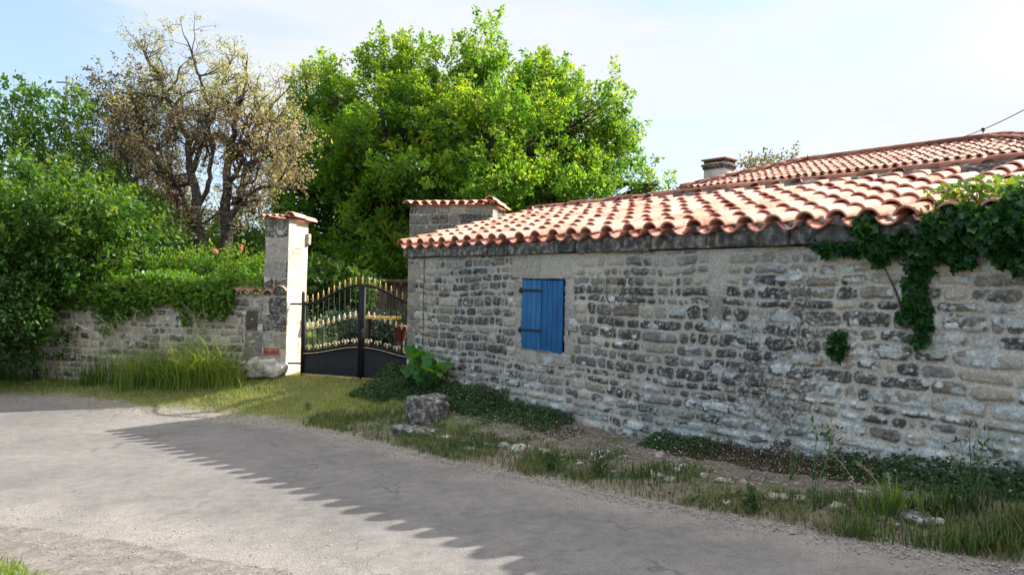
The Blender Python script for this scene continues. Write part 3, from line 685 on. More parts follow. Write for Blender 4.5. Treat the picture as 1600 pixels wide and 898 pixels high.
for i, x in enumerate(xs_):
    for (a_, b_) in prof:
        w_ = mnoise.noise(Vector((x * 6, a_ * 20, 3))) * .035
        vs.append(rdg + U * x + ssv * (a_ + w_ * 1.6) + nv_ * (b_ + w_ * .7))
npf = len(prof)
bd.add(vs, [(i * npf + j, (i + 1) * npf + j, (i + 1) * npf + j + 1, i * npf + j + 1) for i in range(len(xs_) - 1) for j in range(npf - 1)])
bd.build('ridge_mortar', M['mortar_dark'], rf, smooth=True)

# ================================================================= gate pier wall beside the outbuilding
pu = np.array([.975, -.222, 0]); pu /= np.linalg.norm(pu); pn = np.array([-pu[1] * -1, -pu[0], 0]) ; pn = np.array([pu[1], -pu[0], 0])
pier = empty('gate_pier', np.array([-1.0, 13.5, .25]), 'broad grey stone pier with tiled cap rising behind the left end of the low roof', 'gate pier')
Pp = np.array([-1.902, 13.5, 0.0])
wall_block('pier_wall', Pp, pu, pn, 1.573, .88, .1, 3.13, 47, res=.013, parent=pier, grime=.42, lichen=.04, beige=.28, mort=.005, ch=(.16, .24), sw=(.25, .5), tone=.85, relief=.5)
def cap(name, P, u, n_out, w, dep, z, parent, pitch=.15, mat='tile', right=True, rise=.2, lvs=2, vr=.085):
    b = -np.asarray(n_out, float); sl = math.atan(rise); V_, F_, R_ = [], [], []; rg = random.Random(int(z * 100))
    for side in (0, 1):
        o0 = P - b * .07 if side == 0 else P + b * (dep + .07); uh = b if side == 0 else -b
        s = uh * math.cos(sl) + Z3 * math.sin(sl); n = Z3 * math.cos(sl) - uh * math.sin(sl)
        k = int(round((w + .08) / pitch))
        for i in range(k + 1):
            canal(V_, F_, R_, o0 + u * (-.04 + i * pitch) + Z3 * (z + .02 + rg.uniform(-.006, .006)), u, s + u * rg.gauss(0, .03), n, pitch * .44, pitch * .36, dep / 2 + .1, .012, rnd=rg.uniform(.2, .7), seg=7)
        # thin slab under
    vs = [P - b * .05 - u * .05, P - b * .05 + u * (w + .05), P + b * (dep + .05) + u * (w + .05), P + b * (dep + .05) - u * .05]
    r_ = [P + b * dep / 2 - u * .05 + Z3 * rise * dep / 2, P + b * dep / 2 + u * (w + .05) + Z3 * rise * dep / 2]
    vv = [v + Z3 * z for v in vs] + [v + Z3 * (z + .02) for v in r_]
    base = sum(len(v) for v in V_); V_.append(np.array(vv))
    F_.append(np.array([[0, 1, 5, 4], [2, 3, 4, 5], [0, 3, 2, 1], [3, 0, 4, 4], [1, 2, 5, 5]]) + base); R_.append(np.full(5, .1))
    if right:   # verge tiles laid along the sunny side, two courses
        for lv in range(lvs):
            for k in range(2):
                L2 = (dep + .14) / 2 + .04
                canal(V_, F_, R_, P + u * (w + .035 - lv * .085) - b * .07 + b * k * (L2 - .06) + Z3 * (z - .01 + lv * .075 + .02 * (k == 0)), u, b, Z3, vr, vr * .9, L2, .014, rnd=rg.uniform(.35, .8))
    fs = np.concatenate([f for f in F_]); rr = np.concatenate(R_)
    tri = np.array([len(set(f)) == 3 for f in fs.tolist()])
    ft = np.array([list(dict.fromkeys(f)) for f in fs[tri].tolist()])
    return mesh_np(name, np.concatenate(V_), [fs[~tri], ft], M[mat], {'rnd': ('FACE', np.concatenate([rr[~tri], rr[tri]]))}, parent=parent)
cap('tile_cap', Pp + Z3 * 0, pu, pn, 1.573, .88, 3.13, pier, pitch=.175, rise=.12)

# ================================================================= left gate pillar and garden wall
lu = np.array([.985, -.17, 0]); lu /= np.linalg.norm(lu); ln_ = np.array([lu[1], -lu[0], 0]); lb = -ln_
Cp = np.array([-3.44, 11.2, 0])                # front right corner of the pillar
pil = empty('gate_pillar', Cp + lb * .3 - lu * .2 + Z3 * .25, 'tall square stone gate pillar with tiled cap, its side lit by the sun', 'pillar')
wall_block('pillar_shaft', Cp - lu * .385, lu, ln_, .385, .66, -.2, 2.66, 63, res=.009, side_res=.012, parent=pil, grime=.55, lichen=.03, beige=.35, mort=.003, face_kw={1: dict(grime=.05, beige=.7, tone=1.5)}, ch=(.24, .34), sw=(.4, .8), relief=.4, lean=.012, tone=1.05)  # right face: cleaner stone, with sunlit brightness also put into its tone
lean = lambda z: lu * .012 * (z - .1)
cap('tile_cap', Cp - lu * .385 + lean(2.66), lu, ln_, .385, .66, 2.655, pil, pitch=.105, rise=.04, lvs=1, vr=.10)
st_ = MB(); st_.box(Cp + lb * .615 + lu * .012 + lean(2.45) + Z3 * 2.38, lu * .045, lb * .05, Z3 * .09, bevel=.012); so = st_.build('protruding_stone', M['limestone'], pil); roughen(so, 3, .006)

gw = empty('garden_wall', Cp - lu * 4 + Z3 * .2, 'low rubble garden wall left of the gate pillar, half hidden under creeper', 'wall')
def lg(cx, cz): return np.clip(.25 + .3 * sstep(8.8, 10.3, cx) + .1, 0, .8)
spw = [(9.33, 9.97, .78, 1.0, .3, 0), (9.33, 9.97, .48, .775, .25, 0), (9.64, 9.97, 1.005, 1.22, .5, 0), (9.33, 9.635, 1.0, 1.30, .4, 0), (9.7, 10.02, 1.225, 1.4, .75, 0)]
GWP = Cp - lu * (.02 + 10.0) + lb * .02
wall_block('wall', GWP, lu, ln_, 10.0 + .0, .42, -.45, 1.49, 29, res=.014, side_res=.05, parent=gw, xs=np.concatenate([np.arange(0, 5, .06), np.arange(5, 10.001, .0125)]), grime=lg, lichen=.12, beige=.42, mort=.012, specials=spw, ch=(.07, .13), tone=1.0)
# tile capping on the bare end by the pillar
V_, F_, R_ = [], [], []; rg = random.Random(12)
for i in range(52):
    x = 10.0 - i * .19 - .06
    for b0, uh in ((-.07, lb), (.49, -lb)):
        s = uh * .98 + Z3 * .2; n = Z3 * .98 - uh * .2
        big = (i == 0)
        canal(V_, F_, R_, GWP + lu * x + lb * b0 + Z3 * (1.50 + rg.uniform(-.008, .008) + (.03 if big else 0)), lu, s + lu * rg.gauss(0, .08), n, .085 + .03 * big, .07 + .03 * big, .33, .014, rnd=.62 if big else rg.uniform(0, .95), seg=7)
mesh_np('tile_capping', np.concatenate(V_), np.concatenate(F_), M['old_tile'], {'rnd': ('FACE', np.concatenate(R_))}, parent=gw)
# blocked niche with bell button, conduit
def onwall(px, py, off=0.0): return onplane(px, py, GWP - lb * off, lb)
mb = MB(); c0 = onwall(394, 500.5, .004); mb.box(c0, lu * .092, lb * .012, Z3 * .15, bevel=.012); nc_ = mb.build('niche_panel', M['wood_dark'], gw)
mb = MB(); mb.lathe(onwall(394.5, 499, .018), [(0, .013), (.012, .012), (.016, .006)], axis=-lb, n=10); mb.build('bell_button', M['grey_pipe'], nc_)
mb = MB(); mb.tube([onwall(381.5, y, .02) for y in (492, 510, 530, 557)], .0075, 6); mb.build('conduit', M['grey_pipe'], gw)
# plaque
pq = empty('name_plaque', onwall(424.5, 549.5, .02), 'small terracotta name plaque with dark lettering fixed low on the wall beside the gate', 'plaque')
c0 = onwall(424.5, 549.5, .02)
mb = MB(); mb.box(c0, lu * .138, lb * .008, Z3 * .07, bevel=.004); mb.build('plate', M['plaque'], pq)
mb = MB()
for sg in (-1, 1):
    mb.box(c0 - lb * .006 + Z3 * sg * .068, lu * .142, lb * .008, Z3 * .005); mb.box(c0 - lb * .006 + lu * sg * .139, lu * .004, lb * .008, Z3 * .062)
mb.build('rim', M['plaque_rim'], pq)
cu = bpy.data.curves.new('lettering', 'FONT'); cu.body = 'Au Sillon'; cu.size = .072; cu.align_x = 'CENTER'; cu.align_y = 'CENTER'; cu.extrude = .002; cu.shear = .25
to = bpy.data.objects.new('lettering_src', cu); COL.objects.link(to); bpy.context.view_layer.update()
me = bpy.data.meshes.new_from_object(to.evaluated_get(bpy.context.evaluated_depsgraph_get())); bpy.data.objects.remove(to)
pos = c0 - lb * .0095
me.transform(Matrix(((lu[0], 0, ln_[0], pos[0]), (lu[1], 0, ln_[1], pos[1]), (0, 1, 0, pos[2]), (0, 0, 0, 1)))); me.materials.clear(); me.materials.append(M['ink'])
link('lettering', me, pq)

def rock(name, c, size, seed, mat, sub=4, rough=.22, flat=None, rot=0):
    bm = bmesh.new(); bmesh.ops.create_icosphere(bm, subdivisions=sub, radius=1)
    sv_ = Vector((seed * 3.7, seed * 1.3, seed * .7))
    for v in bm.verts:
        p = v.co.copy(); k = 1 + mnoise.noise(p * 1.1 + sv_) * rough * 1.6 + mnoise.noise(p * 2.7 + sv_) * rough * .7 + mnoise.noise(p * 7 + sv_) * rough * .22
        q_ = Vector((math.copysign(abs(p.x) ** .75, p.x), math.copysign(abs(p.y) ** .75, p.y), math.copysign(abs(p.z) ** .75, p.z))) * k
        if flat and q_.z > flat: q_.z = flat + (q_.z - flat) * .3
        v.co = q_
    for f in bm.faces: f.smooth = True
    me = bpy.data.meshes.new(name); bm.to_mesh(me); bm.free(); me.materials.append(mat)
    o = bpy.data.objects.new(name, me); COL.objects.link(o); o.location = tuple(map(float, c)); o.scale = size; o.rotation_euler = (0, 0, rot)
    me.transform(Matrix.Diagonal((*size, 1))); o.scale = (1, 1, 1)
    return o
fr = rock('footing_rock', onwall(411, 574, .05), (.34, .16, .17), 3, M['limestone'], 4, .25, rot=-.17)
tag(fr, 'whitish rough footing boulder under the plaque at the base of the gate pillar', 'rock')

# ================================================================= gate
gate = empty('metal_gate', (-2.24, 11.0, .27), 'black double gate with arched top, gold spear points and solid lower panels', 'gate')
H1 = np.array([-3.20, 11.3, 0]); H2 = np.array([-1.27, 10.70, 0]); CG = (H1 + H2) / 2
gu = (H2 - H1); GL = np.linalg.norm(gu); gu /= GL; gn = np.array([gu[1], -gu[0], 0])
HL = GL / 2
topz = lambda q_: 1.36 + .31 * (.5 - .5 * math.cos(math.pi * min(1, q_))) ** .9          # q_: 0 at the hinge, 1 at the middle
midz = lambda q_: .64 + .135 * (.5 - .5 * math.cos(math.pi * min(1, q_)))
colz = lambda q_: 1.02 + .21 * (.5 - .5 * math.cos(math.pi * min(1, q_)))
for side in (0, 1):
    sgn = 1 if side == 0 else -1; H = H1 if side == 0 else H2; d = gu * sgn
    leaf = MB(); P = lambda q_, z, o_=0: H + d * (q_ * HL) + Z3 * z - gn * o_
    leaf.box(P(.02, .82), d * .022, gn * .02, Z3 * .58); leaf.box(P(.975, .98), d * .024, gn * .022, Z3 * .71)
    qs = np.linspace(.02, .975, 22)
    for zf, r_ in ((topz, .019), (midz, .018)):
        leaf.tube([P(v, zf(v)) for v in qs], r_, 6)
    leaf.tube([P(.02, .30), P(.975, .30)], .018, 6)
    npk = 10
    for i in range(npk):
        v = .075 + (i + .0) * (.87 / (npk - .4)); leaf.tube([P(v, midz(v)), P(v, topz(v) + .02)], .0062, 5)
    lo = leaf.build('gate_leaf', M['black_metal'], gate)
    pn_ = MB(); vs = []
    for v in qs: vs += [P(v, .29, .006), P(v, midz(v), .006), P(v, .29, -.006), P(v, midz(v), -.006)]
    fs = []
    for i in range(len(qs) - 1):
        b0 = i * 4; b1 = b0 + 4; fs += [(b0, b1, b1 + 1, b0 + 1), (b0 + 2, b0 + 3, b1 + 3, b1 + 2), (b0 + 1, b1 + 1, b1 + 3, b0 + 3)]
    pn_.add(vs, fs); pn_.build('lower_panel', M['black_metal'], lo)
    gl = MB(); gl.tube([P(v, midz(v) - .032, -.016 if True else 0) for v in qs], .0055, 5); gl.tube([P(.02, .295, -.02), P(.975, .285, -.02)], .0065, 5); gl.build('gilt_line', M['pale_gold'], lo)
    for i in range(npk):
        v = .075 + i * (.87 / (npk - .4)); z = topz(v)
        sp = MB(); sp.lathe(P(v, z + .005), [(0, .007), (.012, .013), (.02, .007), (.03, .011), (.05, .0155), (.085, .009), (.13, .001)], n=8); sp.build('spear_point', M['gold'], lo)
        z = colz(v); cl = MB(); cl.lathe(P(v, z - .05), [(0, .007), (.01, .017), (.02, .009), (.03, .019), (.055, .021), (.07, .010), (.078, .017), (.09, .010), (.105, .005)], n=8); cl.build('collar', M['pale_gold'], lo)
    for i in range(6):
        v = .11 + i * .155; z = midz(v) + .03; sc = MB()
        for m_ in (-1, 1):
            th = np.linspace(0, 4.6, 14); rr = .034 * (1 - th / 6.5)
            sc.tube([P(v, z + .028) + d * (m_ * (.036 - rr[k] * math.cos(th[k]))) + Z3 * (rr[k] * math.sin(th[k]) + .004) for k in range(14)], .0085, 5)
        sc.lathe(P(v, z - .02), [(0, .008), (.03, .012), (.05, .016), (.075, .006)], n=7); sc.build('scroll', M['pale_gold'], lo)
    if side == 1:
        kn = MB(); kn.box(P(.975, .95, -.03), d * .018, gn * .012, Z3 * .07, bevel=.004); kn.tube([P(.97, .97, -.04), P(.97, .97, -.075), P(.90, .965, -.075)], .009, 6); kn.build('lock', M['iron'], lo)
ps = MB(); ps.tube([H1 + Z3 * .15, H1 + Z3 * 1.52], .026, 8); ps.tube([H1 + Z3 * 1.36, H1 + Z3 * 1.36 + np.array([-.30, .0, 0])], .016, 6); ps.tube([H1 + Z3 * .45, H1 + Z3 * .45 + np.array([-.30, .0, 0])], .016, 6)
ps.lathe(H1 + Z3 * 1.50, [(0, .026), (.03, .022), (.055, .008)], n=8)
ps.build('hinge_post', M['black_metal'], gate)
ps = MB(); pe = H2 + gu * .05; ps.tube([pe + Z3 * .15, pe + Z3 * 1.5], .024, 8); ps.build('hinge_post', M['black_metal'], gate)
ps = MB(); cg_ = CG - gn * 0; ps.lathe(cg_ + Z3 * 1.68, [(0, .008), (.012, .014), (.02, .008), (.05, .016), (.085, .009), (.13, .001)], n=8); ps.build('spear_point', M['gold'], gate)

# ================================================================= far farmhouse
hs = empty('farmhouse', (8, 18.5, .3), 'larger farmhouse with hipped terracotta tile roof behind the outbuilding', 'house')
E1 = np.array([4.52, 20.0, 4.36]); HLn = 9.2; hb_ = 2.25; hsl = math.atan(.325); HD = hb_ * 2
hm = MB(); cx_ = E1 + U * (HLn / 2) + N * (hb_); hm.box([cx_[0], cx_[1], 2.36], U * (HLn / 2 - .25), N * (HD / 2 - .25), Z3 * 2.12); hm.build('wall', M['house_wall'], hs)
hr = tile_field('roof', E1, U, N, hsl, HLn, 8, pitch=.20, expo=.32, mat='old_tile', parent=hs, r=.075, L_=.42, channels=True, clip=lambda x, y: y * math.cos(hsl) < x + .15 and y * math.cos(hsl) < HLn - x + .15)
rz = E1[2] + hb_ * math.tan(hsl) + .02
dk = MB(); a0, b0, c0_, d0 = E1, E1 + U * HLn, E1 + U * HLn + N * HD, E1 + N * HD; r1_ = E1 + U * hb_ + N * hb_; r2_ = E1 + U * (HLn - hb_) + N * hb_; r1_ = np.array([r1_[0], r1_[1], rz]); r2_ = np.array([r2_[0], r2_[1], rz])
dk.add([a0, b0, c0_, d0, r1_, r2_], [(0, 1, 5, 4), (1, 2, 5), (2, 3, 4, 5), (3, 0, 4), (3, 2, 1, 0)]); dk.build('roof_deck', M['ridge_tile'], hs)
tile_field('side_roof', d0, -N, U, hsl, HD, 8, pitch=.20, expo=.32, mat='old_tile', parent=hs, r=.075, L_=.42, channels=False, clip=lambda x, y: y * math.cos(hsl) < x + .1 and y * math.cos(hsl) < HD - x + .1)
tile_field('hip_end_roof', b0, N, -U, hsl, HD, 8, pitch=.20, expo=.32, mat='old_tile', parent=hs, r=.075, L_=.42, channels=False, clip=lambda x, y: y * math.cos(hsl) < x + .1 and y * math.cos(hsl) < HD - x + .1)
rr_ = MB()
for (p, q_) in ((a0, r1_), (r1_, r2_), (r2_, b0), (r2_, c0_)):
    k = int(np.linalg.norm(q_ - p) / .38)
    for i in range(k):
        s0 = p + (q_ - p) * i / k; s1 = p + (q_ - p) * (i + 1.08) / k; rr_.tube([s0 + Z3 * .085, s1 + Z3 * .10], [.1, .085], 8)
rr_.build('ridge', M['ridge_tile'], hr)
ch = MB(); cc = V(1124, 262, 21.0); cu_ = U; 
ch.box([cc[0], cc[1], 4.75], U * .34, N * .26, Z3 * .55); cho = ch.build('chimney', M['house_wall'], hs)
ch = MB(); ch.box([cc[0], cc[1], 5.23], U * .40, N * .32, Z3 * .035, bevel=.01); ch.box([cc[0], cc[1], 5.15], U * .37, N * .29, Z3 * .03)
for i in (-1, 1):
    for j in (-1, 1): ch.box([cc[0] + U[0] * .3 * i + N[0] * .2 * j, cc[1] + U[1] * .3 * i + N[1] * .2 * j, 5.31], U * .05, N * .05, Z3 * .05)
ch.build('chimney_band', M['cornice'], cho)
ch = MB(); ch.box([cc[0], cc[1], 5.385], U * .40, N * .32, Z3 * .025, bevel=.008); ch.build('chimney_cap', M['ridge_tile'], cho)

# wire
wr = MB(); p0 = V(1497, 217, 16.4); p1 = V(1780, 60, 9.5)
pts = [p0 + (p1 - p0) * k - Z3 * .55 * k * (1 - k) for k in np.linspace(0, 1, 24)]
wr.tube(pts, .009, 5); wo = empty('overhead_wire', p0, 'thin overhead wire rising from the farmhouse roof peak to the upper right', 'cable')
wr.build('wire', M['iron'], wo)
wr = MB(); pc = min(pts, key=lambda p: abs((800 + F_PX * p[0] / p[1]) - 1530)); wr.box(pc, U * .03, N * .03, Z3 * .03, bevel=.01); wr.tube([pc, pc - Z3 * .07], .012, 6); wr.build('connector', M['iron'], wo)
# small far pole
pl = V(104, 150, 36); po = empty('utility_pole', (pl[0], pl[1], .2), 'thin distant utility pole top poking above the trees at far left', 'pole')
mb = MB(); mb.tube([(pl[0], pl[1], .2), (pl[0], pl[1], V(104, 119, 36)[2])], [.09, .05], 8); mb.build('post', M['pole'], po)
mb = MB(); tpz = V(104, 121, 36)[2]
mb.tube([(pl[0] - .5, pl[1], tpz - .25), (pl[0] + .15, pl[1], tpz - .25)], .035, 6); mb.build('crossarm', M['pole'], po)

# ================================================================= vegetation helpers
def unit(v): return v / (np.linalg.norm(v, axis=-1, keepdims=True) + 1e-9)
def leaves(P, size, rg, shape='leaf', bias=(0, 0, .6), spread=1.0, rnd=None, droop=0.0, dirs=None, aspect=.55):
    n = len(P); size = np.broadcast_to(size, (n,)).reshape(n, 1) * (.65 + .7 * rg.random((n, 1)))
    d = unit(rg.normal(size=(n, 3)) * spread + (0 if dirs is None else dirs)); d[:, 2] -= droop; d = unit(d)
    nr = unit(rg.normal(size=(n, 3)) * .75 + np.array(bias)); s = unit(np.cross(d, nr)); nr = np.cross(s, d)
    rn = rg.random(n) if rnd is None else rnd
    if shape == 'leaf':
        f = .18
        v = np.stack([P, P + size * (d * .45 + s * aspect * .5 + nr * f * .5), P + size * d, P + size * (d * .45 - s * aspect * .5 + nr * f * .5)], 1)
        F_ = np.array([[0, 1, 2], [0, 2, 3]])
    elif shape == 'palm':      # five-pointed leaf (ivy, mallow, vine)
        k = [(0, 0), (.42, -.08), (.62, .34), (.36, .46), (0, 1.0), (-.36, .46), (-.62, .34), (-.42, -.08)]
        v = np.stack([P + size * (d * b + s * a + nr * (.12 * abs(a))) for a, b in k], 1)
        F_ = np.array([[0, 1, 2], [0, 2, 3], [0, 3, 4], [0, 4, 5], [0, 5, 6], [0, 6, 7]])
    m = v.shape[1]; Fa = (F_[None] + (np.arange(n) * m)[:, None, None]).reshape(-1, 3)
    return v.reshape(-1, 3), Fa, np.repeat(rn, len(F_))
def foliage(name, P, size, mat, parent=None, seed=0, **kw):
    v, f, r = leaves(P, size, np.random.default_rng(seed), **kw)
    return mesh_np(name, v, f, M[mat], {'rnd': ('FACE', r)}, parent=parent)
def shoots(lobes, n_sh, n_lf, seed, sh_len=.5, up_b=.5, wid=.09, shell=.55):
    """leaf points on shoots scattered through ellipsoid lobes (c, r); also returns the per-leaf shade of colour"""
    rg = np.random.default_rng(seed); PP, RR, DD, tips = [], [], [], []
    vol = np.array([np.prod(r) ** (2 / 3) for c, r in lobes]); cnt = np.maximum(3, (n_sh * vol / vol.sum()).astype(int))
    for (c, r), k in zip(lobes, cnt):
        d = unit(rg.normal(size=(k, 3))); rad_ = (shell + (1 - shell) * rg.random((k, 1))) ** .8
        p = np.array(c) + d * np.array(r) * rad_
        ax = unit(d + np.array([0, 0, up_b]) + rg.normal(size=(k, 3)) * .35); ln = sh_len * (.5 + rg.random((k, 1)) * .9)
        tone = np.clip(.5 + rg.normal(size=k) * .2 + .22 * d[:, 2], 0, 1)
        q_ = rg.random((k, n_lf, 1)) ** .8
        w_ = wid * (1.25 - q_) * rg.normal(size=(k, n_lf, 3))
        P = p[:, None] + ax[:, None] * ln[:, None] * q_ + w_
        PP.append(P.reshape(-1, 3)); RR.append(np.clip(np.repeat(tone, n_lf) + rg.normal(size=k * n_lf) * .14, 0, 1)); DD.append(np.repeat(ax, n_lf, 0)); tips.append(np.concatenate([p, p + ax * ln], 1))
    return np.concatenate(PP), np.concatenate(RR), np.concatenate(DD), np.concatenate(tips)
def lobe(px, py, rx, ry, d, rd=None, dd=0):
    """ellipsoid lobe that stands at distance d"""
    k = (d + dd) / F_PX; return (V(px, py, d + dd), (rx * k, (rd if rd else (rx + ry) / 2 * k), ry * k))
def split(lobes, k, sc, seed, out=.75):
    rg = np.random.default_rng(seed); o_ = []
    for c, r in lobes:
        for _ in range(k):
            d = unit(rg.normal(size=3)); o_.append((np.array(c) + d * np.array(r) * out * rg.uniform(.5, 1.0), tuple(np.array(r) * sc * rg.uniform(.75, 1.2))))
    return o_
def branch_tube(mb, p0, p1, r0_, r1_, seed, wob=.12, n=7, sides=7, sag=0):
    rg = np.random.default_rng(seed); p0 = np.asarray(p0, float); p1 = np.asarray(p1, float); L_ = np.linalg.norm(p1 - p0)
    w_ = rg.normal(size=(n, 3)) * wob * L_ / n; w_[0] = 0; w_ = np.cumsum(w_, 0); ts = np.linspace(0, 1, n)[:, None]
    w_ -= ts * w_[-1]; pts = p0 + (p1 - p0) * ts + w_ + Z3 * sag * (ts * (1 - ts)) * L_
    mb.tube(pts, np.linspace(r0_, r1_, n), sides); return pts
def tree(name, label, base, lobes, mat, seed, n_sh, n_lf, size, trunk_r=.25, cat='tree', fork=None, sh_len=.5, wid=.1, group=None, shape='leaf', shell=.55, droop=.15, limbs=True, up_b=.5, tr_mat='bark', spread=.8):
    t = empty(name, base, label, cat, group)
    P, R, D, tips = shoots(lobes, n_sh, n_lf, seed, sh_len, up_b, wid, shell)
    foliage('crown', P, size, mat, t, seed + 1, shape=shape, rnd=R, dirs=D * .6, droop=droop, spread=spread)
    if limbs:
        mb = MB(); base = np.asarray(base, float); fork = np.asarray(fork if fork is not None else base + Z3 * 1.4)
        pts = branch_tube(mb, base - Z3 * .3, fork, trunk_r, trunk_r * .75, seed, .08, 6, 10)
        rg = np.random.default_rng(seed + 5)
        for i, (c, r) in enumerate(lobes):
            b = branch_tube(mb, fork, c, trunk_r * .42, trunk_r * .12, seed + i, .25, 8, 6, sag=.1)
            for j in range(5):
                s0 = b[rg.integers(3, 7)]; e = np.array(c) + unit(rg.normal(size=3)) * np.array(r) * .8
                branch_tube(mb, s0, e, trunk_r * .1, trunk_r * .03, seed + 50 + i * 7 + j, .2, 6, 4)
        mb.build('trunk', M[tr_mat], t)
    return t

# ================================================================= trees and shrubs
D = 21.0
lb_ = [lobe(a[0], a[1] + (26 if a[1] < 130 else 8), a[2] * .92, a[3] * (.88 if a[1] < 130 else .94), *a[4:]) for a in [
    (520, 130, 50, 60, D), (548, 210, 75, 75, D, 1.6, -1), (478, 210, 38, 60, D), (610, 95, 45, 70, D), (660, 95, 50, 62, D, 1.3, .5), (640, 175, 80, 75, D, 1.7, -1.5),
    (745, 85, 42, 68, D, 1.2, .5), (785, 120, 55, 65, D), (870, 160, 42, 62, D), (835, 200, 70, 70, D, 1.6, -1), (740, 190, 80, 70, D, 1.7, -2), (955, 165, 38, 56, D), (915, 210, 60, 70, D, 1.4, 0),
    (985, 225, 34, 55, D), (950, 265, 60, 45, D, 1.4, -.5), (1015, 285, 28, 20, D), (480, 290, 48, 60, D), (440, 240, 28, 44, D), (432, 300, 32, 46, D), (445, 375, 34, 44, D), (850, 135, 50, 50, D), (885, 130, 30, 40, D), (820, 170, 60, 50, D), (500, 430, 50, 40, D), (480, 360, 40, 46, D), (500, 160, 40, 50, D), (560, 300, 70, 62, D, 1.6, -1.2), (600, 370, 75, 60, D, 1.3, -1.8), (520, 370, 55, 60, D), (660, 280, 85, 70, D, 1.7, -1.8),
    (760, 275, 90, 60, D, 1.8, -2.3), (860, 285, 85, 45, D, 1.5, -1.3), (700, 200, 120, 100, D, 2.2, 1.8), (560, 240, 90, 100, D, 2, 1.8), (860, 240, 100, 70, D, 2, 1.8), (540, 420, 60, 40, D, 1.2, -1), (620, 430, 60, 40, D, 1.2, -1.2), (720, 340, 70, 50, D, 1.5, 1)]]
bs = V(700, 470, D)
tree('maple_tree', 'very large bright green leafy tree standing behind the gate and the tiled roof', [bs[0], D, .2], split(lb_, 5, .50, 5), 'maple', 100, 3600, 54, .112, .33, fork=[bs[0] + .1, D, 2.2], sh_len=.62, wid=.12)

# half bare spring tree ---------------------------------------------------
D2 = 15.5
bt = empty('redbud_tree', (V(325, 440, D2)[0], D2, .2), 'half bare tree with dark twisted trunks and sparse pinkish and yellow-green young leaves', 'tree')
tk = MB(); tw = MB(); LP, LR = [], []
PX = lambda px, py, dd=0: V(px, py, D2 + dd)
def grow(p, d, ln, r, lev, rg):
    n = 5; pts = [np.array(p)]; dd = unit(np.array(d))
    for i in range(n):
        dd = unit(dd + rg.normal(size=3) * .20 + Z3 * .035); pts.append(pts[-1] + dd * ln / n)
    (tk if r > .012 else tw).tube(pts, np.linspace(r, r * .55, n + 1), 6 if r > .02 else 3, cap=False)
    if lev == 0:
        k = rg.integers(6, 13)
        for _ in range(k):
            LP.append(pts[rg.integers(1, n + 1)] + rg.normal(size=3) * .055)
            LR.append(np.clip(rg.normal() * .22 + (.62 if pts[-1][2] > 5.2 else .3), 0, 1))
        return
    for _ in range(rg.integers(2, 4) + (lev > 2)):
        i = rg.integers(1, n + 1); a = unit(dd + rg.normal(size=3) * .75)
        grow(pts[i], a, ln * rg.uniform(.6, .88), r * rg.uniform(.45, .62), lev - 1, rg)
rg2 = np.random.default_rng(77)
def limb(pix, r0_, r1_, lev, kids=6, ln=.95):
    P = np.array([PX(*p) for p in pix])
    # densify
    ts = np.linspace(0, len(P) - 1, len(P) * 4); pts = np.stack([np.interp(ts, range(len(P)), P[:, i]) for i in range(3)], 1); pts[1:-1] += rg2.normal(size=(len(pts) - 2, 3)) * .025
    rr = np.linspace(r0_, r1_, len(pts)); tk.tube(pts, rr, 8)
    for _ in range(kids):
        i = rg2.integers(len(pts) // 3, len(pts)); dd = unit(pts[i] - pts[i - 1] + rg2.normal(size=3) * .6 + Z3 * .2)
        grow(pts[i], dd, ln * rg2.uniform(.7, 1.2), rr[i] * .55 + .006, lev, rg2)
    grow(pts[-1], unit(pts[-1] - pts[-2]), ln, r1_ * .9, lev, rg2)
for l_ in [[(320, 470), (314, 400), (308, 330), (300, 270), (292, 215), (275, 165, .3)], [(350, 470), (352, 400), (354, 330), (356, 260), (366, 190), (385, 130, -.3)],
           [(300, 270), (318, 215), (340, 165), (352, 110, .4)], [(312, 360), (285, 300), (255, 270), (215, 255, -.4)], [(292, 215), (262, 150), (245, 110, .2)],
           [(352, 380), (368, 330), (392, 300), (425, 292, -.2)], [(366, 320), (375, 300), (384, 260), (372, 225), (392, 175, .3)], [(308, 400), (300, 360), (301, 330), (262, 325), (240, 320, .3)],
           [(308, 330), (328, 280), (330, 220), (322, 150), (305, 100, .2)], [(356, 260), (395, 215), (425, 165, .3)], [(255, 270), (230, 225), (215, 175, .2)], [(384, 260), (412, 250), (432, 235, .2)]]:
    r_ = .17 if l_[0][1] > 440 else .06
    limb(l_, r_, .026, 3, kids=8, ln=.60)
tk.build('trunk', M['bark'], bt); tw.build('twigs', M['twig'], bt)
foliage('crown', np.array(LP), .056, 'spring', bt, 5, rnd=np.array(LR), droop=.2)
print('redbud leaves', len(LP))

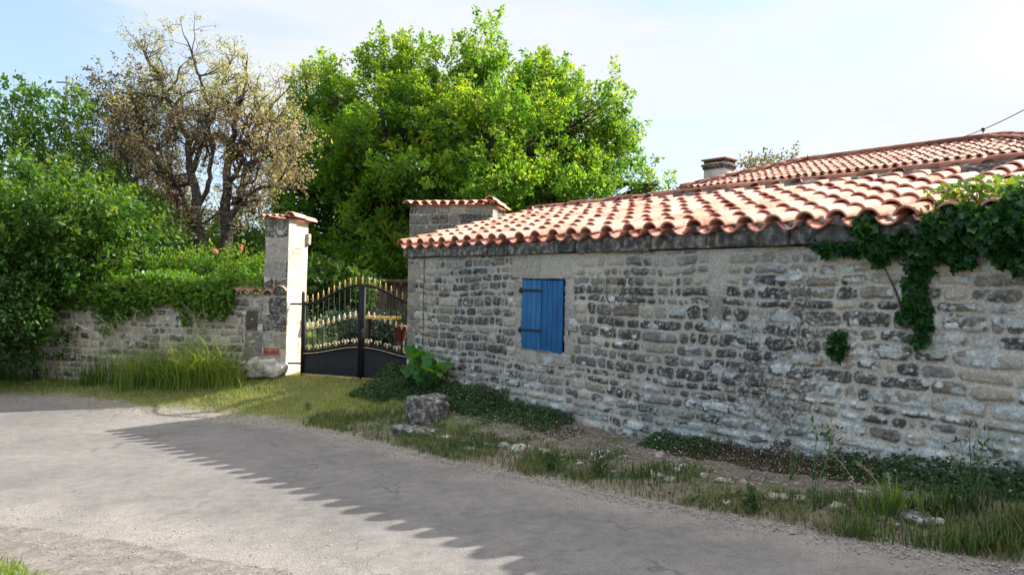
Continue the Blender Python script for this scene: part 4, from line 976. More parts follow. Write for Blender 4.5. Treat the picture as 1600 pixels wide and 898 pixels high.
# left mass ----------------------------------------------------------------
D3 = 12.0
tree('broadleaf_shrub', 'big bright green broadleaf shrub spilling over the far left end of the garden wall', [V(60, 500, D3)[0], D3, .2],
     split([lobe(*a) for a in [(60, 320, 75, 60, D3), (150, 345, 75, 55, D3), (205, 385, 40, 40, D3, .6, .4), (40, 400, 80, 60, D3, .7, -.5), (130, 408, 65, 40, D3, .6, .0), (-40, 360, 90, 90, D3), (20, 290, 70, 45, D3, .6, .5), (-60, 450, 90, 70, D3, .8, -.3)]], 4, .48, 3),
     'shrub', 200, 680, 26, .10, .09, cat='shrub', sh_len=.38, wid=.09, fork=[V(60, 470, D3)[0], D3, 1.0], droop=.35)
tree('dark_hedge', 'dark shady evergreen mass at the far left end of the wall down to the verge', [V(20, 560, 12.6)[0], 12.6, .2],
     split([lobe(*a) for a in [(15, 515, 60, 60, 11.3, .45), (-80, 500, 90, 90, 11.3, .5), (45, 465, 38, 42, 11.5, .4), (20, 430, 90, 50, 11.7, .4), (48, 530, 22, 40, 11.3, .3), (150, 370, 90, 60, 13.2), (60, 330, 90, 60, 13.4)]], 4, .5, 8),
     'dark_leaf', 210, 1000, 30, .08, .08, cat='hedge', sh_len=.3, limbs=False, shell=.3)
tree('slender_tree', 'slender loose leafed tree with pale stems at the far left edge against the sky', [V(45, 500, 14.5)[0], 14.5, .2],
     [lobe(*a) for a in [(20, 150, 26, 16, 14.5), (45, 185, 30, 22, 14.5), (10, 220, 38, 26, 14.5), (105, 175, 38, 22, 14.5, .4), (90, 225, 45, 32, 14.5), (40, 260, 50, 28, 14.5), (-20, 180, 40, 40, 14.5), (120, 270, 40, 30, 14.5)]],
     'shrub', 220, 230, 22, .10, .07, sh_len=.4, fork=[V(45, 380, 14.5)[0], 14.5, 2.3], wid=.12)
tree('feathery_tree', 'feathery olive brown tree in layered sprays between the slender tree and the half bare tree', [V(200, 480, 16)[0], 16, .2],
     [lobe(*a) for a in [(200, 130, 50, 14, 16), (170, 160, 60, 16, 16), (225, 175, 70, 16, 16), (190, 205, 75, 16, 16), (240, 235, 70, 18, 16), (170, 245, 60, 20, 16), (215, 270, 60, 18, 16), (130, 210, 35, 16, 16)]],
     'olive', 230, 480, 44, .055, .10, sh_len=.5, up_b=.1, fork=[V(200, 330, 16)[0], 16, 3], wid=.07, shell=.2)
tree('garden_shrub', 'mid green rounded shrub behind the creeper, left of the dark twisted trunks', [V(200, 480, 14)[0], 14.2, .2],
     [lobe(*a) for a in [(205, 350, 50, 40, 14.2), (165, 330, 60, 40, 14.2), (235, 395, 30, 30, 14.2), (200, 400, 80, 45, 13.8), (130, 300, 55, 35, 14.2)]],
     'dark_leaf', 240, 620, 30, .085, .08, cat='shrub', sh_len=.35, fork=[V(200, 440, 14.2)[0], 14.2, 1.4])
tree('purple_shrub', 'wine red leaved shrub seen through the bare branches', [V(255, 400, 18)[0], 18, .2],
     [lobe(*a) for a in [(235, 303, 30, 12, 18), (268, 312, 32, 14, 18), (250, 335, 40, 24, 18)]], 'red_leaf', 250, 130, 26, .07, .06, cat='shrub', sh_len=.3, fork=[V(255, 360, 18)[0], 18, 2.2])
tree('yellow_green_shrub', 'yellow green bushy shrub directly behind the dark twisted trunks', [V(290, 420, 18.6)[0], 18.6, .2],
     [lobe(*a) for a in [(230, 340, 50, 30, 18.6), (285, 350, 50, 32, 18.6), (330, 375, 50, 36, 18.6), (280, 400, 80, 36, 18.6)]], 'wall_ivy', 255, 420, 26, .08, .08, cat='shrub', sh_len=.35, fork=[V(290, 410, 18.6)[0], 18.6, 1.7])
tree('distant_shrub', 'loose airy shrub between the half bare tree and the gate pillar', [V(395, 430, 17)[0], 17, .2],
     [lobe(*a) for a in [(395, 370, 28, 40, 17), (375, 400, 32, 32, 17), (410, 410, 26, 40, 17), (350, 395, 30, 30, 17)]], 'dark_leaf', 260, 240, 22, .07, .06, cat='shrub', sh_len=.35, fork=[V(395, 420, 17)[0], 17, 1.6])
rb = tree('rose_bush', 'rose bush with a few coral blooms behind the garden wall by the pillar', [V(350, 470, 12.6)[0], 12.6, .25],
     [lobe(*a) for a in [(300, 428, 32, 18, 12.6), (340, 425, 32, 18, 12.5), (382, 425, 26, 22, 12.5), (270, 425, 30, 20, 12.6), (398, 440, 18, 18, 12.3)]], 'wall_ivy', 270, 330, 20, .055, .025, cat='bush', sh_len=.32, fork=[V(350, 440, 12.6)[0], 12.6, 1.1], wid=.05)
for (px, py) in ((337, 392), (378, 387), (281, 402)):
    c_ = V(px, py, 12.25); rgx = np.random.default_rng(px); P_ = np.repeat(c_[None], 26, 0) + rgx.normal(size=(26, 3)) * .016
    v, f, r = leaves(P_, .036, rgx, shape='leaf', aspect=1.0); ob_ = mesh_np('rose_bloom', v, f, M['pink_petal'], {'rnd': ('FACE', r)}, parent=rb)
# hedge closing the garden behind
for nm, lab, ls, mt, sd_, ns, dd in [
    ('garden_hedge', 'long dark hedge closing the garden far behind the gate', [lobe(px, py, 70, 48, 27) for px, py in ((-60, 400), (40, 395), (140, 400), (240, 405), (340, 410), (440, 405), (540, 410), (640, 400), (740, 400))], 'dark_leaf', 280, 1300, 27),
    ('gate_shrub', 'dark leafy shrub directly behind the left leaf of the gate', [lobe(px, py, rx, ry, 15.5) for px, py, rx, ry in ((500, 470, 34, 28), (545, 462, 36, 32), (500, 440, 26, 22))], 'dark_leaf', 290, 260, 15.5),
    ('grey_shrub', 'grey green fine leaved shrub seen through the right leaf of the gate', [lobe(px, py, rx, ry, 13.6) for px, py, rx, ry in ((600, 530, 30, 20), (570, 535, 24, 18), (632, 535, 26, 24), (535, 525, 22, 18))], 'grey_leaf', 300, 230, 13.6)]:
    c_ = V(700 if dd > 20 else ls[0][0][0] / dd * F_PX + 800, 470, dd)
    tree(nm, lab, [ls[0][0][0], dd, .2], ls, mt, sd_, ns, 30, .09 if dd < 20 else .16, .05, cat='hedge' if dd > 20 else 'shrub', sh_len=.3, limbs=False, shell=.35)
tb = tree('distant_tree', 'small hazy tree top far behind the farmhouse roof next to its chimney', [V(1220, 300, 45)[0], 45, .2], [lobe(*a) for a in [(1185, 264, 18, 7, 45), (1215, 258, 18, 6, 45), (1243, 252, 14, 5, 45), (1215, 275, 46, 12, 45)]], 'olive', 310, 80, 26, .2, .2, sh_len=.9, fork=[V(1220, 300, 45)[0], 45, 6], wid=.25)

# sword leaves behind the gate
def blades_at(P, h, lean_dir, wdt, rg, seg=4, bend=.5):
    """curved tapering blades; returns verts, quads"""
    n = len(P); h = np.broadcast_to(h, (n,)).reshape(n, 1) * (.6 + .6 * rg.random((n, 1)))
    az_ = rg.random(n) * 2 * np.pi; d = np.stack([np.cos(az_), np.sin(az_), np.zeros(n)], 1) if lean_dir is None else lean_dir
    sd2 = np.stack([-d[:, 1], d[:, 0], np.zeros(n)], 1); bd_ = bend * (.3 + rg.random((n, 1)))
    vs = []
    for k in range(seg + 1):
        q_ = k / seg; c_ = P + h * (Z3 * (q_ - .35 * bd_ * q_ * q_) + d * bd_ * q_ * q_)
        w_ = wdt * (1 - q_) ** .7 * .5 + .0003
        vs += [c_ + sd2 * w_, c_ - sd2 * w_]
    v = np.stack(vs, 1); m = v.shape[1]
    F_ = np.array([[2 * k, 2 * k + 1, 2 * k + 3, 2 * k + 2] for k in range(seg)])
    return v.reshape(-1, 3), (F_[None] + (np.arange(n) * m)[:, None, None]).reshape(-1, 4), seg
def grass_obj(name, P, h, wdt, mat, seed, bend=.5, seg=3, rnd=None, parent=None):
    rg = np.random.default_rng(seed); v, f, sg = blades_at(P, h, None, wdt, rg, seg, bend)
    r = rg.random(len(P)) if rnd is None else np.clip(rnd + rg.normal(size=len(P)) * .18, 0, 1)
    return mesh_np(name, v, f, M[mat], {'rnd': ('FACE', np.repeat(r, sg))}, parent=parent)
rgq = np.random.default_rng(3)
c_ = V(502, 545, 12.2); P_ = c_ + rgq.normal(size=(60, 3)) * np.array([.16, .12, 0]); P_[:, 2] = .25
tag(grass_obj('sword_leaf_plant', P_, .75, .045, 'iris', 3, bend=.75, seg=5), 'clump of pale arching sword leaves behind the left leaf of the gate', 'plant')
# things seen through the gate
bn = empty('garden_bench', V(600, 520, 12.6), 'dark garden bench with a yellow top plank seen through the gate', 'bench')
c_ = V(598, 496, 12.6); mb = MB(); mb.box(c_, np.array([.30, -.04, 0]), np.array([.02, .14, 0]), Z3 * .025, bevel=.006); mb.build('seat', M['yellow'], bn)
for k in (-1, 1):
    mb = MB(); mb.box([c_[0] + k * .24, c_[1], (c_[2] + .2) / 2], np.array([.02, 0, 0]), np.array([0, .12, 0]), Z3 * ((c_[2] - .2) / 2 - .03), bevel=.005); mb.build('leg', M['wood_dark'], bn)
c_ = V(626, 520, 12.2); pt = empty('plant_pot', [c_[0], c_[1], .3], 'red brown plant pot on a post just inside the right end of the gate', 'pot')
mb = MB(); mb.lathe([c_[0], c_[1], c_[2] - .12], [(0, .07), (.02, .08), (.2, .11), (.21, .12), (.25, .12)], n=16); mb.build('pot', M['red_plastic'], pt, smooth=False)
mb = MB(); mb.box([c_[0], c_[1], (c_[2] - .12 + .2) / 2], np.array([.06, 0, 0]), np.array([0, .06, 0]), Z3 * ((c_[2] - .12 - .2) / 2), bevel=.01); mb.build('stand', M['wood_dark'], pt)
c_ = V(600, 468, 16.5); shd = empty('garden_shed', [c_[0], c_[1], .2], 'dark boarded garden shed deep in the shade behind the gate', 'shed')
mb = MB()
for i in range(11): mb.box([c_[0] - .75 + i * .15, c_[1] + .01 * (i % 2), .95], np.array([.068, 0, 0]), np.array([0, .012, 0]), Z3 * .75, bevel=.005)
mb.box([c_[0], c_[1] + .75, .95], np.array([.8, 0, 0]), np.array([0, .70, 0]), Z3 * .745); mb.build('wall', M['wood_dark'], shd)
mb = MB(); mb.box([c_[0], c_[1] + .7, 1.76], np.array([.95, 0, 0]), np.array([0, .85, .0]), Z3 * .03, bevel=.01); mb.build('roof', M['wood_dark'], shd)

# creeper on the garden wall -------------------------------------------------
rgi = np.random.default_rng(15); n = 21000
x = rgi.random(n) * 9.6 + .0; dens = np.ones(n)
pxl = 9.9 - x
top_b = 1.50 + .20 + .10 * (fbm(x * 1.6, x * 0, 7)) + .10 * sstep(9.3, 6.0, x)
bot = 1.16 + .26 * (fbm(x * 2.6 + 7, x * 0, 8) - .5) * 2 - .22 * (np.abs(x - 7.05) < .10) * 1.0 - .15 * (np.abs(x - 9.05) < .12)
bot = np.where(x > 9.2, 1.45, bot)
z = bot + (top_b - bot) * rgi.random(n) ** .75
offs = np.where(z > 1.5, rgi.random(n) * .62 - .12, -rgi.random(n) ** 1.5 * .16 - .02 - .06 * sstep(1.2, 1.5, z))
keep = ~((x > 9.22) & (z < 1.62)) & (rgi.random(n) < np.where(x > 9.22, .35, 1))
P_ = (GWP + lu * x[:, None] + lb * offs[:, None]); P_[:, 2] = z + .05 * np.sin(x * 5) ; P_ = P_[keep]
xe = rgi.random(9000) * 9.15; oe = -.20 + .45 * rgi.random(9000); Pe = GWP + lu * xe[:, None] + lb * oe[:, None]; Pe[:, 2] = 1.40 + .28 * rgi.random(9000) ** .8 * (.6 + .8 * fbm(xe * 2, xe * 0, 77)) + .06 * (oe > -.1); P_ = np.concatenate([P_, Pe])
cr = foliage('wall_creeper', P_, .062, 'wall_ivy', None, 16, shape='leaf', aspect=.85, rnd=np.clip(.15 + .45 * fbm(P_[:, 0] * 3, P_[:, 2] * 3, 9) + .35 * rgi.random(len(P_)), 0, 1), droop=.4, bias=(-.1, -.6, .6))
tag(cr, 'thick bright green creeper covering the top of the low garden wall', 'creeper')

# ivy on the outbuilding ------------------------------------------------------
def ivy_patch(name, label, blobs, n, size, seed, depth=.2, parent=None):
    rg = np.random.default_rng(seed); PP = []; ar = np.array([b[2] * b[3] for b in blobs], float); cnt = (n * ar / ar.sum()).astype(int)
    st = MB()
    for (px, py, rx, ry, *o_), k in zip(blobs, cnt):
        dp_ = o_[0] if o_ else depth; base = o_[1] if len(o_) > 1 else .03
        a_ = rg.random(k) * 2 * np.pi; r_ = rg.random(k) ** .55 * (.85 + .3 * np.sin(a_ * 5 + px) * .5)
        for aa, rr in zip(a_, r_):
            PP.append(wall_pt(px + rx * rr * math.cos(aa), py + ry * rr * math.sin(aa), base + rg.random() * dp_ * (1 - .5 * rr)))
    P = np.array(PP)
    t = empty(name, P.mean(0), label, 'ivy')
    foliage('leaves', P, size, 'ivy', t, seed, shape='palm', droop=.4, bias=(-.42, -.36, .3), rnd=np.clip(rg.random(len(P)) * .62 + .0, 0, 1), spread=1.6)
    for i in range(len(blobs) - 1):
        p0_ = wall_pt(blobs[i][0], blobs[i][1], .05); p1_ = wall_pt(blobs[i + 1][0], blobs[i + 1][1], .05)
        branch_tube(st, p0_, p1_, .009, .006, seed + i, .15, 8, 5)
    st.build('stem', M['bark'], t)
    return t
iv = ivy_patch('ivy', 'big dark green ivy mass hanging over the eave at the right of the wall',
    [(1600, 348, 68, 50, .26), (1540, 352, 62, 40, .26), (1480, 358, 48, 36, .2), (1445, 392, 28, 30, .14), (1410, 382, 32, 22, .10), (1365, 385, 42, 20, .1), (1350, 355, 24, 20, .2), (1305, 388, 32, 14, .08), (1275, 378, 14, 10, .06),
     (1437, 420, 22, 20, .08), (1428, 450, 18, 24, .07), (1432, 478, 24, 18, .07), (1444, 505, 16, 16, .06), (1438, 530, 12, 14, .08), (1412, 495, 10, 12, .06), (1375, 402, 12, 16, .06), (1500, 400, 25, 22, .12), (1570, 395, 30, 22, .15), (1640, 400, 50, 45, .35), (1600, 410, 25, 18, .1)], 8600, .050, 31)
# sunlit part climbing on the tiles, sunlight also put into its lighter leaf colours
rg = np.random.default_rng(8); n = 1700
tA = tz(1440, 350)[0]; tB = tz(1640, 350)[0] + 1.6
t_ = tA + (tB - tA) * rg.random(n) ** .7; sdist = rg.random(n) ** 1.8 * (.25 + .75 * sstep(tA, tB - 1.0, t_)) - .1
P_ = A + U * t_[:, None] + N * sdist[:, None]; P_[:, 2] = EZ + .10 + sdist * math.tan(SL) + rg.random(n) * .16
foliage('sunlit_leaves', P_, .048, 'ivy', iv, 9, shape='palm', rnd=.55 + .45 * rg.random(n), bias=(-.2, -.2, .9))
t2 = ivy_patch('wall_plant', 'small round dark green plant rooted in the wall below the ivy', [(1308, 540, 19, 22, .12), (1308, 552, 12, 14, .08), (1312, 528, 12, 10, .1)], 420, .034, 41)
t2['category'] = 'plant'

# plants at the foot of the walls ----------------------------------------------
def GH(px, py, it=25):
    z = .2
    for _ in range(it): p = G(px, py, z); z = .5 * z + .5 * float(height(p[0], p[1]))
    return G(px, py, z)
mal = empty('mallow_plant', wall_pt(662, 590, .18), 'large soft round leaved plant at the left corner of the outbuilding by the gate', 'plant')
rg = np.random.default_rng(51); PP = []; stm = MB(); bp_ = wall_pt(664, 612, .2)
for (px, py, rx, ry, k) in [(655, 562, 16, 12, 16), (678, 582, 18, 10, 18), (645, 580, 12, 8, 10), (668, 570, 20, 12, 16), (650, 552, 8, 5, 5)]:
    for _ in range(k):
        p = wall_pt(px + rg.normal() * rx * .5, py + rg.normal() * ry * .5, .14 + rg.random() * .22); PP.append(p)
        branch_tube(stm, bp_ + rg.normal(size=3) * .03, p, .005, .003, int(rg.integers(9999)), .1, 5, 4)
foliage('leaves', np.array(PP), .15, 'mallow', mal, 52, shape='palm', bias=(-.3, -.5, .7), droop=.1); stm.build('stems', M['iris'], mal)

def scatter(poly, n, seed):
    """random ground points inside a survey quad given by photo corners; stored as world points on the terrain"""
    rg = np.random.default_rng(seed); c_ = np.array([GH(*p)[:2] for p in poly]); lo, hi = c_.min(0), c_.max(0); out = []
    P = lo + (hi - lo) * rg.random((n * 4, 2)); ins = np.zeros(len(P), bool); j = len(c_) - 1
    for i in range(len(c_)):
        xi, yi = c_[i]; xj, yj = c_[j]
        ins ^= ((yi > P[:, 1]) != (yj > P[:, 1])) & (P[:, 0] < (xj - xi) * (P[:, 1] - yi) / (yj - yi + 1e-9) + xi); j = i
    P = P[ins][:n]
    return np.column_stack([P, height(P[:, 0], P[:, 1])])
# creeping ground cover along the foot of the wall
def cover_pts(t0, t1, n, seed, w0=.0, w1=.5, hh_=.12):
    rg = np.random.default_rng(seed); t_ = t0 + (t1 - t0) * rg.random(n); d_ = w0 + (w1 - w0) * rg.random(n) ** 1.3
    P = A + U * t_[:, None] - N * d_[:, None]; P[:, 2] = height(P[:, 0], P[:, 1]) + rg.random(n) * hh_ * (1 - d_ / (w1 * 1.2)) * (.4 + 1.2 * fbm(t_ * 4, d_ * 4, 13))
    return P
P1 = cover_pts(.1, 2.3, 12000, 61, .02, .55, .26); P2 = cover_pts(2.0, 3.4, 5000, 62, .02, .5, .10); P3 = cover_pts(4.5, 5.3, 3500, 63, .05, .35, .12); P4 = cover_pts(6.2, 8.5, 6500, 64, .0, .36, .15)
P_ = np.concatenate([P1, P2, P3, P4])
gc = foliage('ground_cover', P_, .026, 'cover', None, 65, aspect=.8, bias=(-.4, -.4, .8)); tag(gc, 'low dark green creeping ground cover with tiny white flowers along the foot of the outbuilding wall', 'ground cover', kind='stuff')
rg = np.random.default_rng(5); sel = rg.choice(len(P_), 700, replace=False); Pf = P_[sel] + np.array([0, 0, .012]) + rg.normal(size=(700, 3)) * .01
wfm = foliage('white_flowers', Pf, .013, 'white_petal', None, 66, aspect=1.1, bias=(-.4, -.6, .8)); tag(wfm, 'tiny white flowers sprinkled over the ground cover at the foot of the wall', 'flowers', kind='stuff')
P5 = np.concatenate([cover_pts(4.9, 6.6, 9000, 67, .02, .42, .10), cover_pts(1.2, 3.8, 4000, 68, .25, .6, .05)])
sc_ = foliage('stonecrop', P5, .016, 'moss_red', None, 68, aspect=.8, bias=(-.4, -.4, .8)); tag(sc_, 'reddish brown stonecrop speckled with white covering the bank below the wall', 'ground cover', kind='stuff')
Pf = P5[rg.choice(len(P5), 1100)] + np.array([0, 0, .012]); wf2 = foliage('stonecrop_flowers', Pf, .009, 'white_petal', None, 69, aspect=1.1, bias=(-.4, -.6, .8)); tag(wf2, 'pale specks of flower on the reddish stonecrop bank', 'flowers', kind='stuff')

# boulder and verge stones -------------------------------------------------------
bp2 = GH(660, 664); bo = rock('boulder', [bp2[0] + .03, bp2[1] + .22, bp2[2] + .09], (.25, .22, .24), 8, M['boulder'], 5, .27, flat=.85, rot=.55)
tag(bo, 'big square shouldered grey boulder standing in the greenery at the left end of the wall', 'boulder')
bo2 = rock('flat_boulder', [*GH(655, 676)[:2], GH(655, 676)[2] + .0], (.30, .13, .06), 12, M['boulder'], 4, .3, rot=-.7); tag(bo2, 'low broken stone lying at the foot of the big boulder', 'rock')
vs_px = [(697, 684, 14, 'small upright pale stone right of the low broken stone'), (812, 703, 26, 'flat pale stone tilted on the bank below the shutter'), (1214, 778, 26, 'pale flat stone in the grass, left one of a pair below the bank'), (1250, 780, 20, 'pale rounded stone, right one of a pair in the verge grass'),
         (1425, 812, 40, 'dark flat boulder half buried in the verge grass near the right edge'), (1462, 815, 22, 'greenish pale block beside the dark half buried boulder'), (967, 743, 24, 'squarish mossy stone in the verge grass below the middle of the wall'), (907, 726, 12, None), (1308, 792, 22, None), (762, 697, 18, None), (730, 690, 12, None),
         (1030, 712, 16, None), (1130, 752, 18, None), (1100, 742, 12, None), (1060, 735, 14, None), (880, 712, 12, None), (850, 706, 14, None), (935, 732, 10, None), (1180, 768, 14, None), (1345, 770, 16, None)]
rgv = random.Random(44)
for _ in range(22):
    px = rgv.uniform(690, 1560); py = np.interp(px, [690, 1000, 1300, 1560], [690, 742, 790, 830]) + rgv.uniform(-26, 22); vs_px.append((px, py, rgv.uniform(7, 17), None))
for i, (px, py, w_, lab) in enumerate(vs_px):
    p = GH(px, py); dd = p[1]; sz = w_ * dd / F_PX * .62
    o = rock('verge_stone', [p[0], p[1], p[2] + sz * .12], (sz, sz * .75, sz * .42), 20 + i, M['boulder' if i in (4, 6, 9) else 'limestone'], 3, .3, rot=i * 1.3)
    tag(o, lab or 'small stone lying loose on the bank between the wall and the road', 'stone', 'stones on the bank below the wall')

# grass -----------------------------------------------------------------------------
def field(n, xr, yr, seed, fn):
    rg = np.random.default_rng(seed); P = np.column_stack([xr[0] + (xr[1] - xr[0]) * rg.random(n), yr[0] + (yr[1] - yr[0]) * rg.random(n)])
    s = far_s(P[:, 0], P[:, 1]); ns = near_s(P[:, 0], P[:, 1]); t = (P[:, 0] - A[0]) * U[0] + (P[:, 1] - A[1]) * U[1]; dw = -((P[:, 0] - A[0]) * N[0] + (P[:, 1] - A[1]) * N[1])
    pr = fn(P[:, 0], P[:, 1], s, ns, t, dw); P = P[rg.random(n) < pr]
    return np.column_stack([P, height(P[:, 0], P[:, 1]) - .004])
lawn = field(200000, (-10, 0.0), (7.0, 14.5), 71, lambda x, y, s, ns, t, dw: np.where((s > 0) & ((t < .1) | (dw > .0)) & (t < 1.0), sstep(.05, .4, s + (fbm(x * 5, y * 5, 40) - .5) * .5) * (.55 + .45 * sstep(.35, .55, fbm(x * 2.2, y * 2.2, 33))), 0) * sstep(14.5, 12, y))
rr = .4 + .7 * fbm(lawn[:, 0] * 2, lawn[:, 1] * 2, 36); 
o = grass_obj('lawn_grass', lawn, .055, .006, 'grass', 72, bend=.7, seg=2, rnd=rr); tag(o, 'short sunlit yellow green grass in front of the gate', 'grass', kind='stuff')
far_l = field(26000, (-16, 2), (12.5, 26), 73, lambda x, y, s, ns, t, dw: np.where((t < -.3), 1, 0) * .8)
o = grass_obj('garden_grass', far_l, .12, .014, 'grass', 74, bend=.6, seg=2); tag(o, 'garden grass beyond the gate', 'grass', kind='stuff')
verge = field(330000, (-2.5, 7.5), (-1.0, 10.0), 75, lambda x, y, s, ns, t, dw: np.where((s > 0) & (dw > .01) & (t > .2), np.clip(sstep(.0, .10, s) * sstep(.62 - .12 * sstep(5, 6.5, t), .3, s / (s + dw + 1e-6) + (fbm(x * 4, y * 4, 44) - .5) * .7), 0, 1) * (.25 + .75 * sstep(.38, .6, fbm(x * 3, y * 3, 47))), 0))
rr = .1 + .75 * fbm(verge[:, 0] * 3, verge[:, 1] * 3, 48) + .15 * sstep(.25, 0, far_s(verge[:, 0], verge[:, 1]))
hv = .05 + .09 * fbm(verge[:, 0] * 2.5, verge[:, 1] * 2.5, 55)
o = grass_obj('verge_grass', verge, hv, .0052, 'verge_grass', 76, bend=.8, seg=3, rnd=rr); tag(o, 'rough green and straw coloured grass along the road edge', 'grass', kind='stuff')
# fine herbs mixed in
vh = verge[np.random.default_rng(2).random(len(verge)) < .18]; vh = vh + np.column_stack([np.zeros((len(vh), 2)), np.random.default_rng(4).random(len(vh)) * .05])
o = foliage('verge_herbs', vh, .026, 'cover', None, 77, aspect=.7); tag(o, 'small leafy herbs among the verge grass', 'ground cover', kind='stuff')
c1_ = GR(-60, 846)[:2]; c2_ = GR(60, 904)[:2]; nd_ = np.array([c2_[1] - c1_[1], -(c2_[0] - c1_[0])]); nd_ /= np.linalg.norm(nd_)
near = field(160000, (-6, 1), (.5, 5.5), 78, lambda x, y, s, ns, t, dw: np.where(ns > -.4, sstep(-.03, .08, (-(x - c1_[0]) * nd_[0] - (y - c1_[1]) * nd_[1]) * (1 if nd_[1] > 0 else -1) + (fbm(x * 6, y * 6, 40) - .5) * .25), 0))
print('near', len(near), nd_)
o = grass_obj('near_grass', near, .07, .006, 'grass', 79, bend=.7, seg=3, rnd=np.full(len(near), .25)); tag(o, 'bright green grass tuft at the near left corner of the road', 'grass', kind='stuff')
print('blades', len(lawn), len(verge), len(near))

# tall grass clumps against the garden wall
def clump(px, py, n, h, rw, seed, label, heads=8, mat='tall_grass', group=None, name='tall_grass_clump', tone=.55, bend=.55, wdt=.009):
    p = GH(px, py); t = empty(name, p, label, 'grass clump', group); rg = np.random.default_rng(seed)
    P = p + rg.normal(size=(n, 3)) * np.array([rw, .09, 0]) * (.5 + rg.random((n, 1))); P = P[far_s(P[:, 0], P[:, 1]) > .03]
    if len(P) < 30: P = p + rg.normal(size=(n, 3)) * np.array([rw, .02, 0]); P[:, 1] += .25; P = P[far_s(P[:, 0], P[:, 1]) > .02]
    n = len(P); P[:, 2] = height(P[:, 0], P[:, 1])
    v, f, sg = blades_at(P, h, None, wdt, rg, 5, bend); mesh_np('blades', v, f, M[mat], {'rnd': ('FACE', np.repeat(np.clip(tone + rg.normal(size=n) * .2, 0, 1), sg))}, parent=t)
    for k in range(heads):
        mb = MB(); b = p + rg.normal(size=3) * np.array([rw * .8, .08, 0]); b[2] = p[2]; a_ = rg.normal(size=3) * .22; a_[2] = 0; H_ = h * rg.uniform(1.05, 1.5)
        pts = np.array([b + Z3 * H_ * q_ * (1 - .12 * q_ * q_) + a_ * 1.6 * q_ ** 2.2 for q_ in np.linspace(0, 1, 8)]); mb.tube(pts, np.linspace(.0024, .0014, 8), 3, cap=False)
        HP = np.array([pts[5] + (pts[7] - pts[5]) * q_ + rg.normal(size=3) * .006 for q_ in rg.random(38)])
        v2, f2_, r2_ = leaves(HP, .022, rg, aspect=.3, dirs=Z3 * 1.0); mb.add(v2, [tuple(q_) for q_ in f2_])
        mb.build('seed_stalk', M['seed'], t)
    return t
g_ = 'tall grass clumps along the garden wall'
clump(205, 607, 170, .95, .13, 81, 'tall grass clump with long pale bending seed heads, left of the brightest clump', 22, group=g_, tone=.7, bend=1.1)
clump(312, 604, 560, 1.0, .22, 82, 'largest and brightest tall grass clump, just left of the footing boulder', 24, group=g_, tone=.78, bend=1.1)  # raised tone paints sunlight into blades that the pillar shades
clump(262, 606, 220, .75, .22, 83, 'green grass clump between the two taller clumps at the garden wall', 10, group=g_, tone=.5, bend=1.1)
clump(150, 602, 220, .55, .26, 84, 'dull green grass clump near the shaded left part of the garden wall', 5, group=g_, tone=.2)  # low tone here and in the next two paints shade into the blades
clump(60, 594, 420, .42, .45, 85, 'low dark weeds and grass at the foot of the dark hedge', 4, group=g_, tone=.12)
clump(-30, 592, 420, .38, .45, 86, 'dark grass clump at the far left edge of the photo', 4, group=g_, tone=.12)
clump(362, 600, 160, .4, .12, 87, 'small yellowish grass clump touching the footing boulder', 4, group=g_, tone=.75)
clump(232, 600, 140, .75, .3, 88, 'thin grass behind the tall clumps against the wall', 8, group=g_, tone=.4)
# weeds on the right verge
g2 = 'weeds and grass tufts on the verge'
clump(1330, 845, 240, .13, .16, 91, 'green grass tuft on the verge left of the dark boulder', 0, 'verge_grass', g2, 'grass_tuft', .35)
clump(1395, 800, 110, .24, .10, 92, 'pale upright grass tuft just above the dark half buried boulder', 3, 'tall_grass', g2, 'grass_tuft', .4)
clump(1540, 855, 620, .14, .26, 93, 'thick green and brown grass tuft near the right edge of the verge', 0, 'verge_grass', g2, 'grass_tuft', .45)
clump(1480, 800, 300, .15, .2, 94, 'feathery green tuft against the wall near the right edge', 0, 'verge_grass', g2, 'grass_tuft', .25)
clump(1590, 830, 460, .16, .22, 95, 'overgrown tuft at the extreme right edge of the photo', 0, 'verge_grass', g2, 'grass_tuft', .5)
clump(1010, 745, 170, .14, .16, 96, 'green grass tuft on the verge below the middle of the wall', 0, 'verge_grass', g2, 'grass_tuft', .25)
clump(860, 722, 150, .12, .14, 97, 'small leafy tuft on the verge below the shutter', 0, 'verge_grass', g2, 'grass_tuft', .2)
clump(700, 700, 200, .12, .22, 98, 'green grass tuft beside the road in front of the boulder', 0, 'verge_grass', g2, 'grass_tuft', .3)
clump(560, 655, 300, .12, .3, 99, 'grass tuft at the corner of the drive and the road', 0, 'verge_grass', g2, 'grass_tuft', .35)
def weed(px, py, h, k, seed, label, lf=.04, flower=None, mat='cover', spread=.35):
    p = GH(px, py); t = empty('tall_weed', p, label, 'weed', g2); mb = MB(); rg = np.random.default_rng(seed); PP = []; TT = []
    for i in range(k):
        e = p + rg.normal(size=3) * np.array([spread * h * .5, spread * h * .4, 0]) + Z3 * h * rg.uniform(.7, 1); pts = branch_tube(mb, p, e, .004, .002, seed + i, .12, 7, 4); TT.append(e)
        for j in range(14): PP.append(pts[rg.integers(1, 7)] + rg.normal(size=3) * .02)
    mb.build('stem', M['iris'], t); foliage('leaves', np.array(PP), lf, mat, t, seed, aspect=.35, dirs=Z3 * .4)
    if flower: foliage('flowers', np.repeat(np.array(TT), 6, 0) + rg.normal(size=(len(TT) * 6, 3)) * .008, .018, flower, t, seed + 1, aspect=1)
weed(1272, 798, .62, 3, 111, 'tall thin weed with a small yellow flower head in front of the wall', .05, 'seed')
weed(1520, 800, .55, 9, 112, 'wispy branching weed against the pale lichen stones at the right', .035)
weed(1235, 750, .26, 5, 113, 'short weed on the reddish bank left of the tall thin weed', .03)
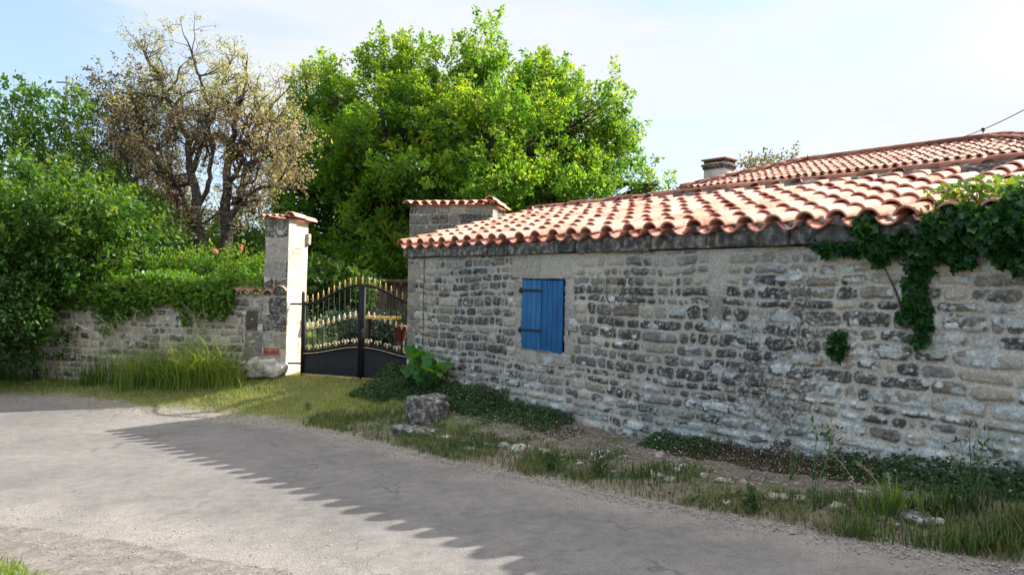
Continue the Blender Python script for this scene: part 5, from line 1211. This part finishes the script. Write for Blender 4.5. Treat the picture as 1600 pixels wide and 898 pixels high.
weed(935, 745, .20, 9, 114, 'leafy weed with tiny white flowers at the road edge below the wall', .045, 'white_petal')
weed(1175, 800, .15, 8, 115, 'dark leafy weed at the edge of the asphalt, left of the stone pair', .05)
weed(862, 735, .16, 8, 116, 'broad leaved weed on the verge under the shutter', .05)
weed(480, 640, .10, 5, 117, 'tiny weed in the drive grass', .03)
# moss/ivy tuft by boulder
Pb = cover_pts(-.35, .55, 7000, 121, .05, .75, .30); o = foliage('boulder_creeper', Pb, .03, 'cover', None, 122, aspect=.7); tag(o, 'dark creeping plant wrapped round the big boulder', 'ground cover', kind='stuff')

# loose chippings along the road edges -------------------------------------------------
def pebbles(name, n, seed, sampler, size, label):
    rg = np.random.default_rng(seed); P = sampler(rg, n); k = len(P)
    base = np.array([[1, 0, 0], [0, 1, 0], [-1, 0, 0], [0, -1, 0], [0, 0, .7], [0, 0, -.7]], float)
    sz = size * (.4 + rg.random((k, 1, 1)) ** 2 * 1.5); a_ = rg.random(k) * 6.28; cs, sn = np.cos(a_), np.sin(a_)
    B = np.repeat(base[None], k, 0) * (.6 + .8 * rg.random((k, 6, 1))); Rx = B[..., 0] * cs[:, None] - B[..., 1] * sn[:, None]; Ry = B[..., 0] * sn[:, None] + B[..., 1] * cs[:, None]; B = np.stack([Rx, Ry, B[..., 2] * .7], -1)
    v = (P[:, None] + B * sz).reshape(-1, 3); F_ = np.array([[0, 1, 4], [1, 2, 4], [2, 3, 4], [3, 0, 4], [1, 0, 5], [2, 1, 5], [3, 2, 5], [0, 3, 5]])
    o = mesh_np(name, v, (F_[None] + (np.arange(k) * 6)[:, None, None]).reshape(-1, 3), M['pebble'], {'rnd': ('FACE', np.repeat(rg.random(k), 8))}); tag(o, label, 'gravel', kind='stuff')
def smp(rg, n):
    x = -8 + 12.5 * rg.random(n); s = rg.normal(size=n) * .09 - .02; s = np.where(x < -.8, rg.normal(size=n) * .3 + .1, s); y = np.interp(x, FEX, FEY) + s * 1.2
    return np.column_stack([x, y, np.maximum(height(x, y), np.where(far_s(x, y) < 0, .006 + rp(x, y), -9)) + .003])
pebbles('edge_gravel', 9000, 131, smp, .0062, 'loose pale chippings along the far edge of the asphalt')
def smp2(rg, n):
    x = -6 + 6.0 * rg.random(n); s = rg.normal(size=n) * .3 + .05; y = np.interp(x, NEX, NEY) - s
    return np.column_stack([x, y, np.maximum(height(x, y), np.where(near_s(x, y) < 0, .006 + rp(x, y), -9)) + .002])
pebbles('near_gravel', 1500, 133, smp2, .0045, 'loose gravel along the near left edge of the asphalt')
def smp3(rg, n):
    t = 1.2 + 6 * rg.random(n); d_ = rg.random(n) * .8; P = A + U * t[:, None] - N * d_[:, None]; P = P[far_s(P[:, 0], P[:, 1]) > .03]; P[:, 2] = height(P[:, 0], P[:, 1]) + .003; return P
pebbles('bank_chippings', 4200, 135, smp3, .011, 'small stones and rubble chippings on the bank below the wall')
print('objects', len(bpy.data.objects), 'verts', sum(len(m.vertices) for m in bpy.data.meshes))
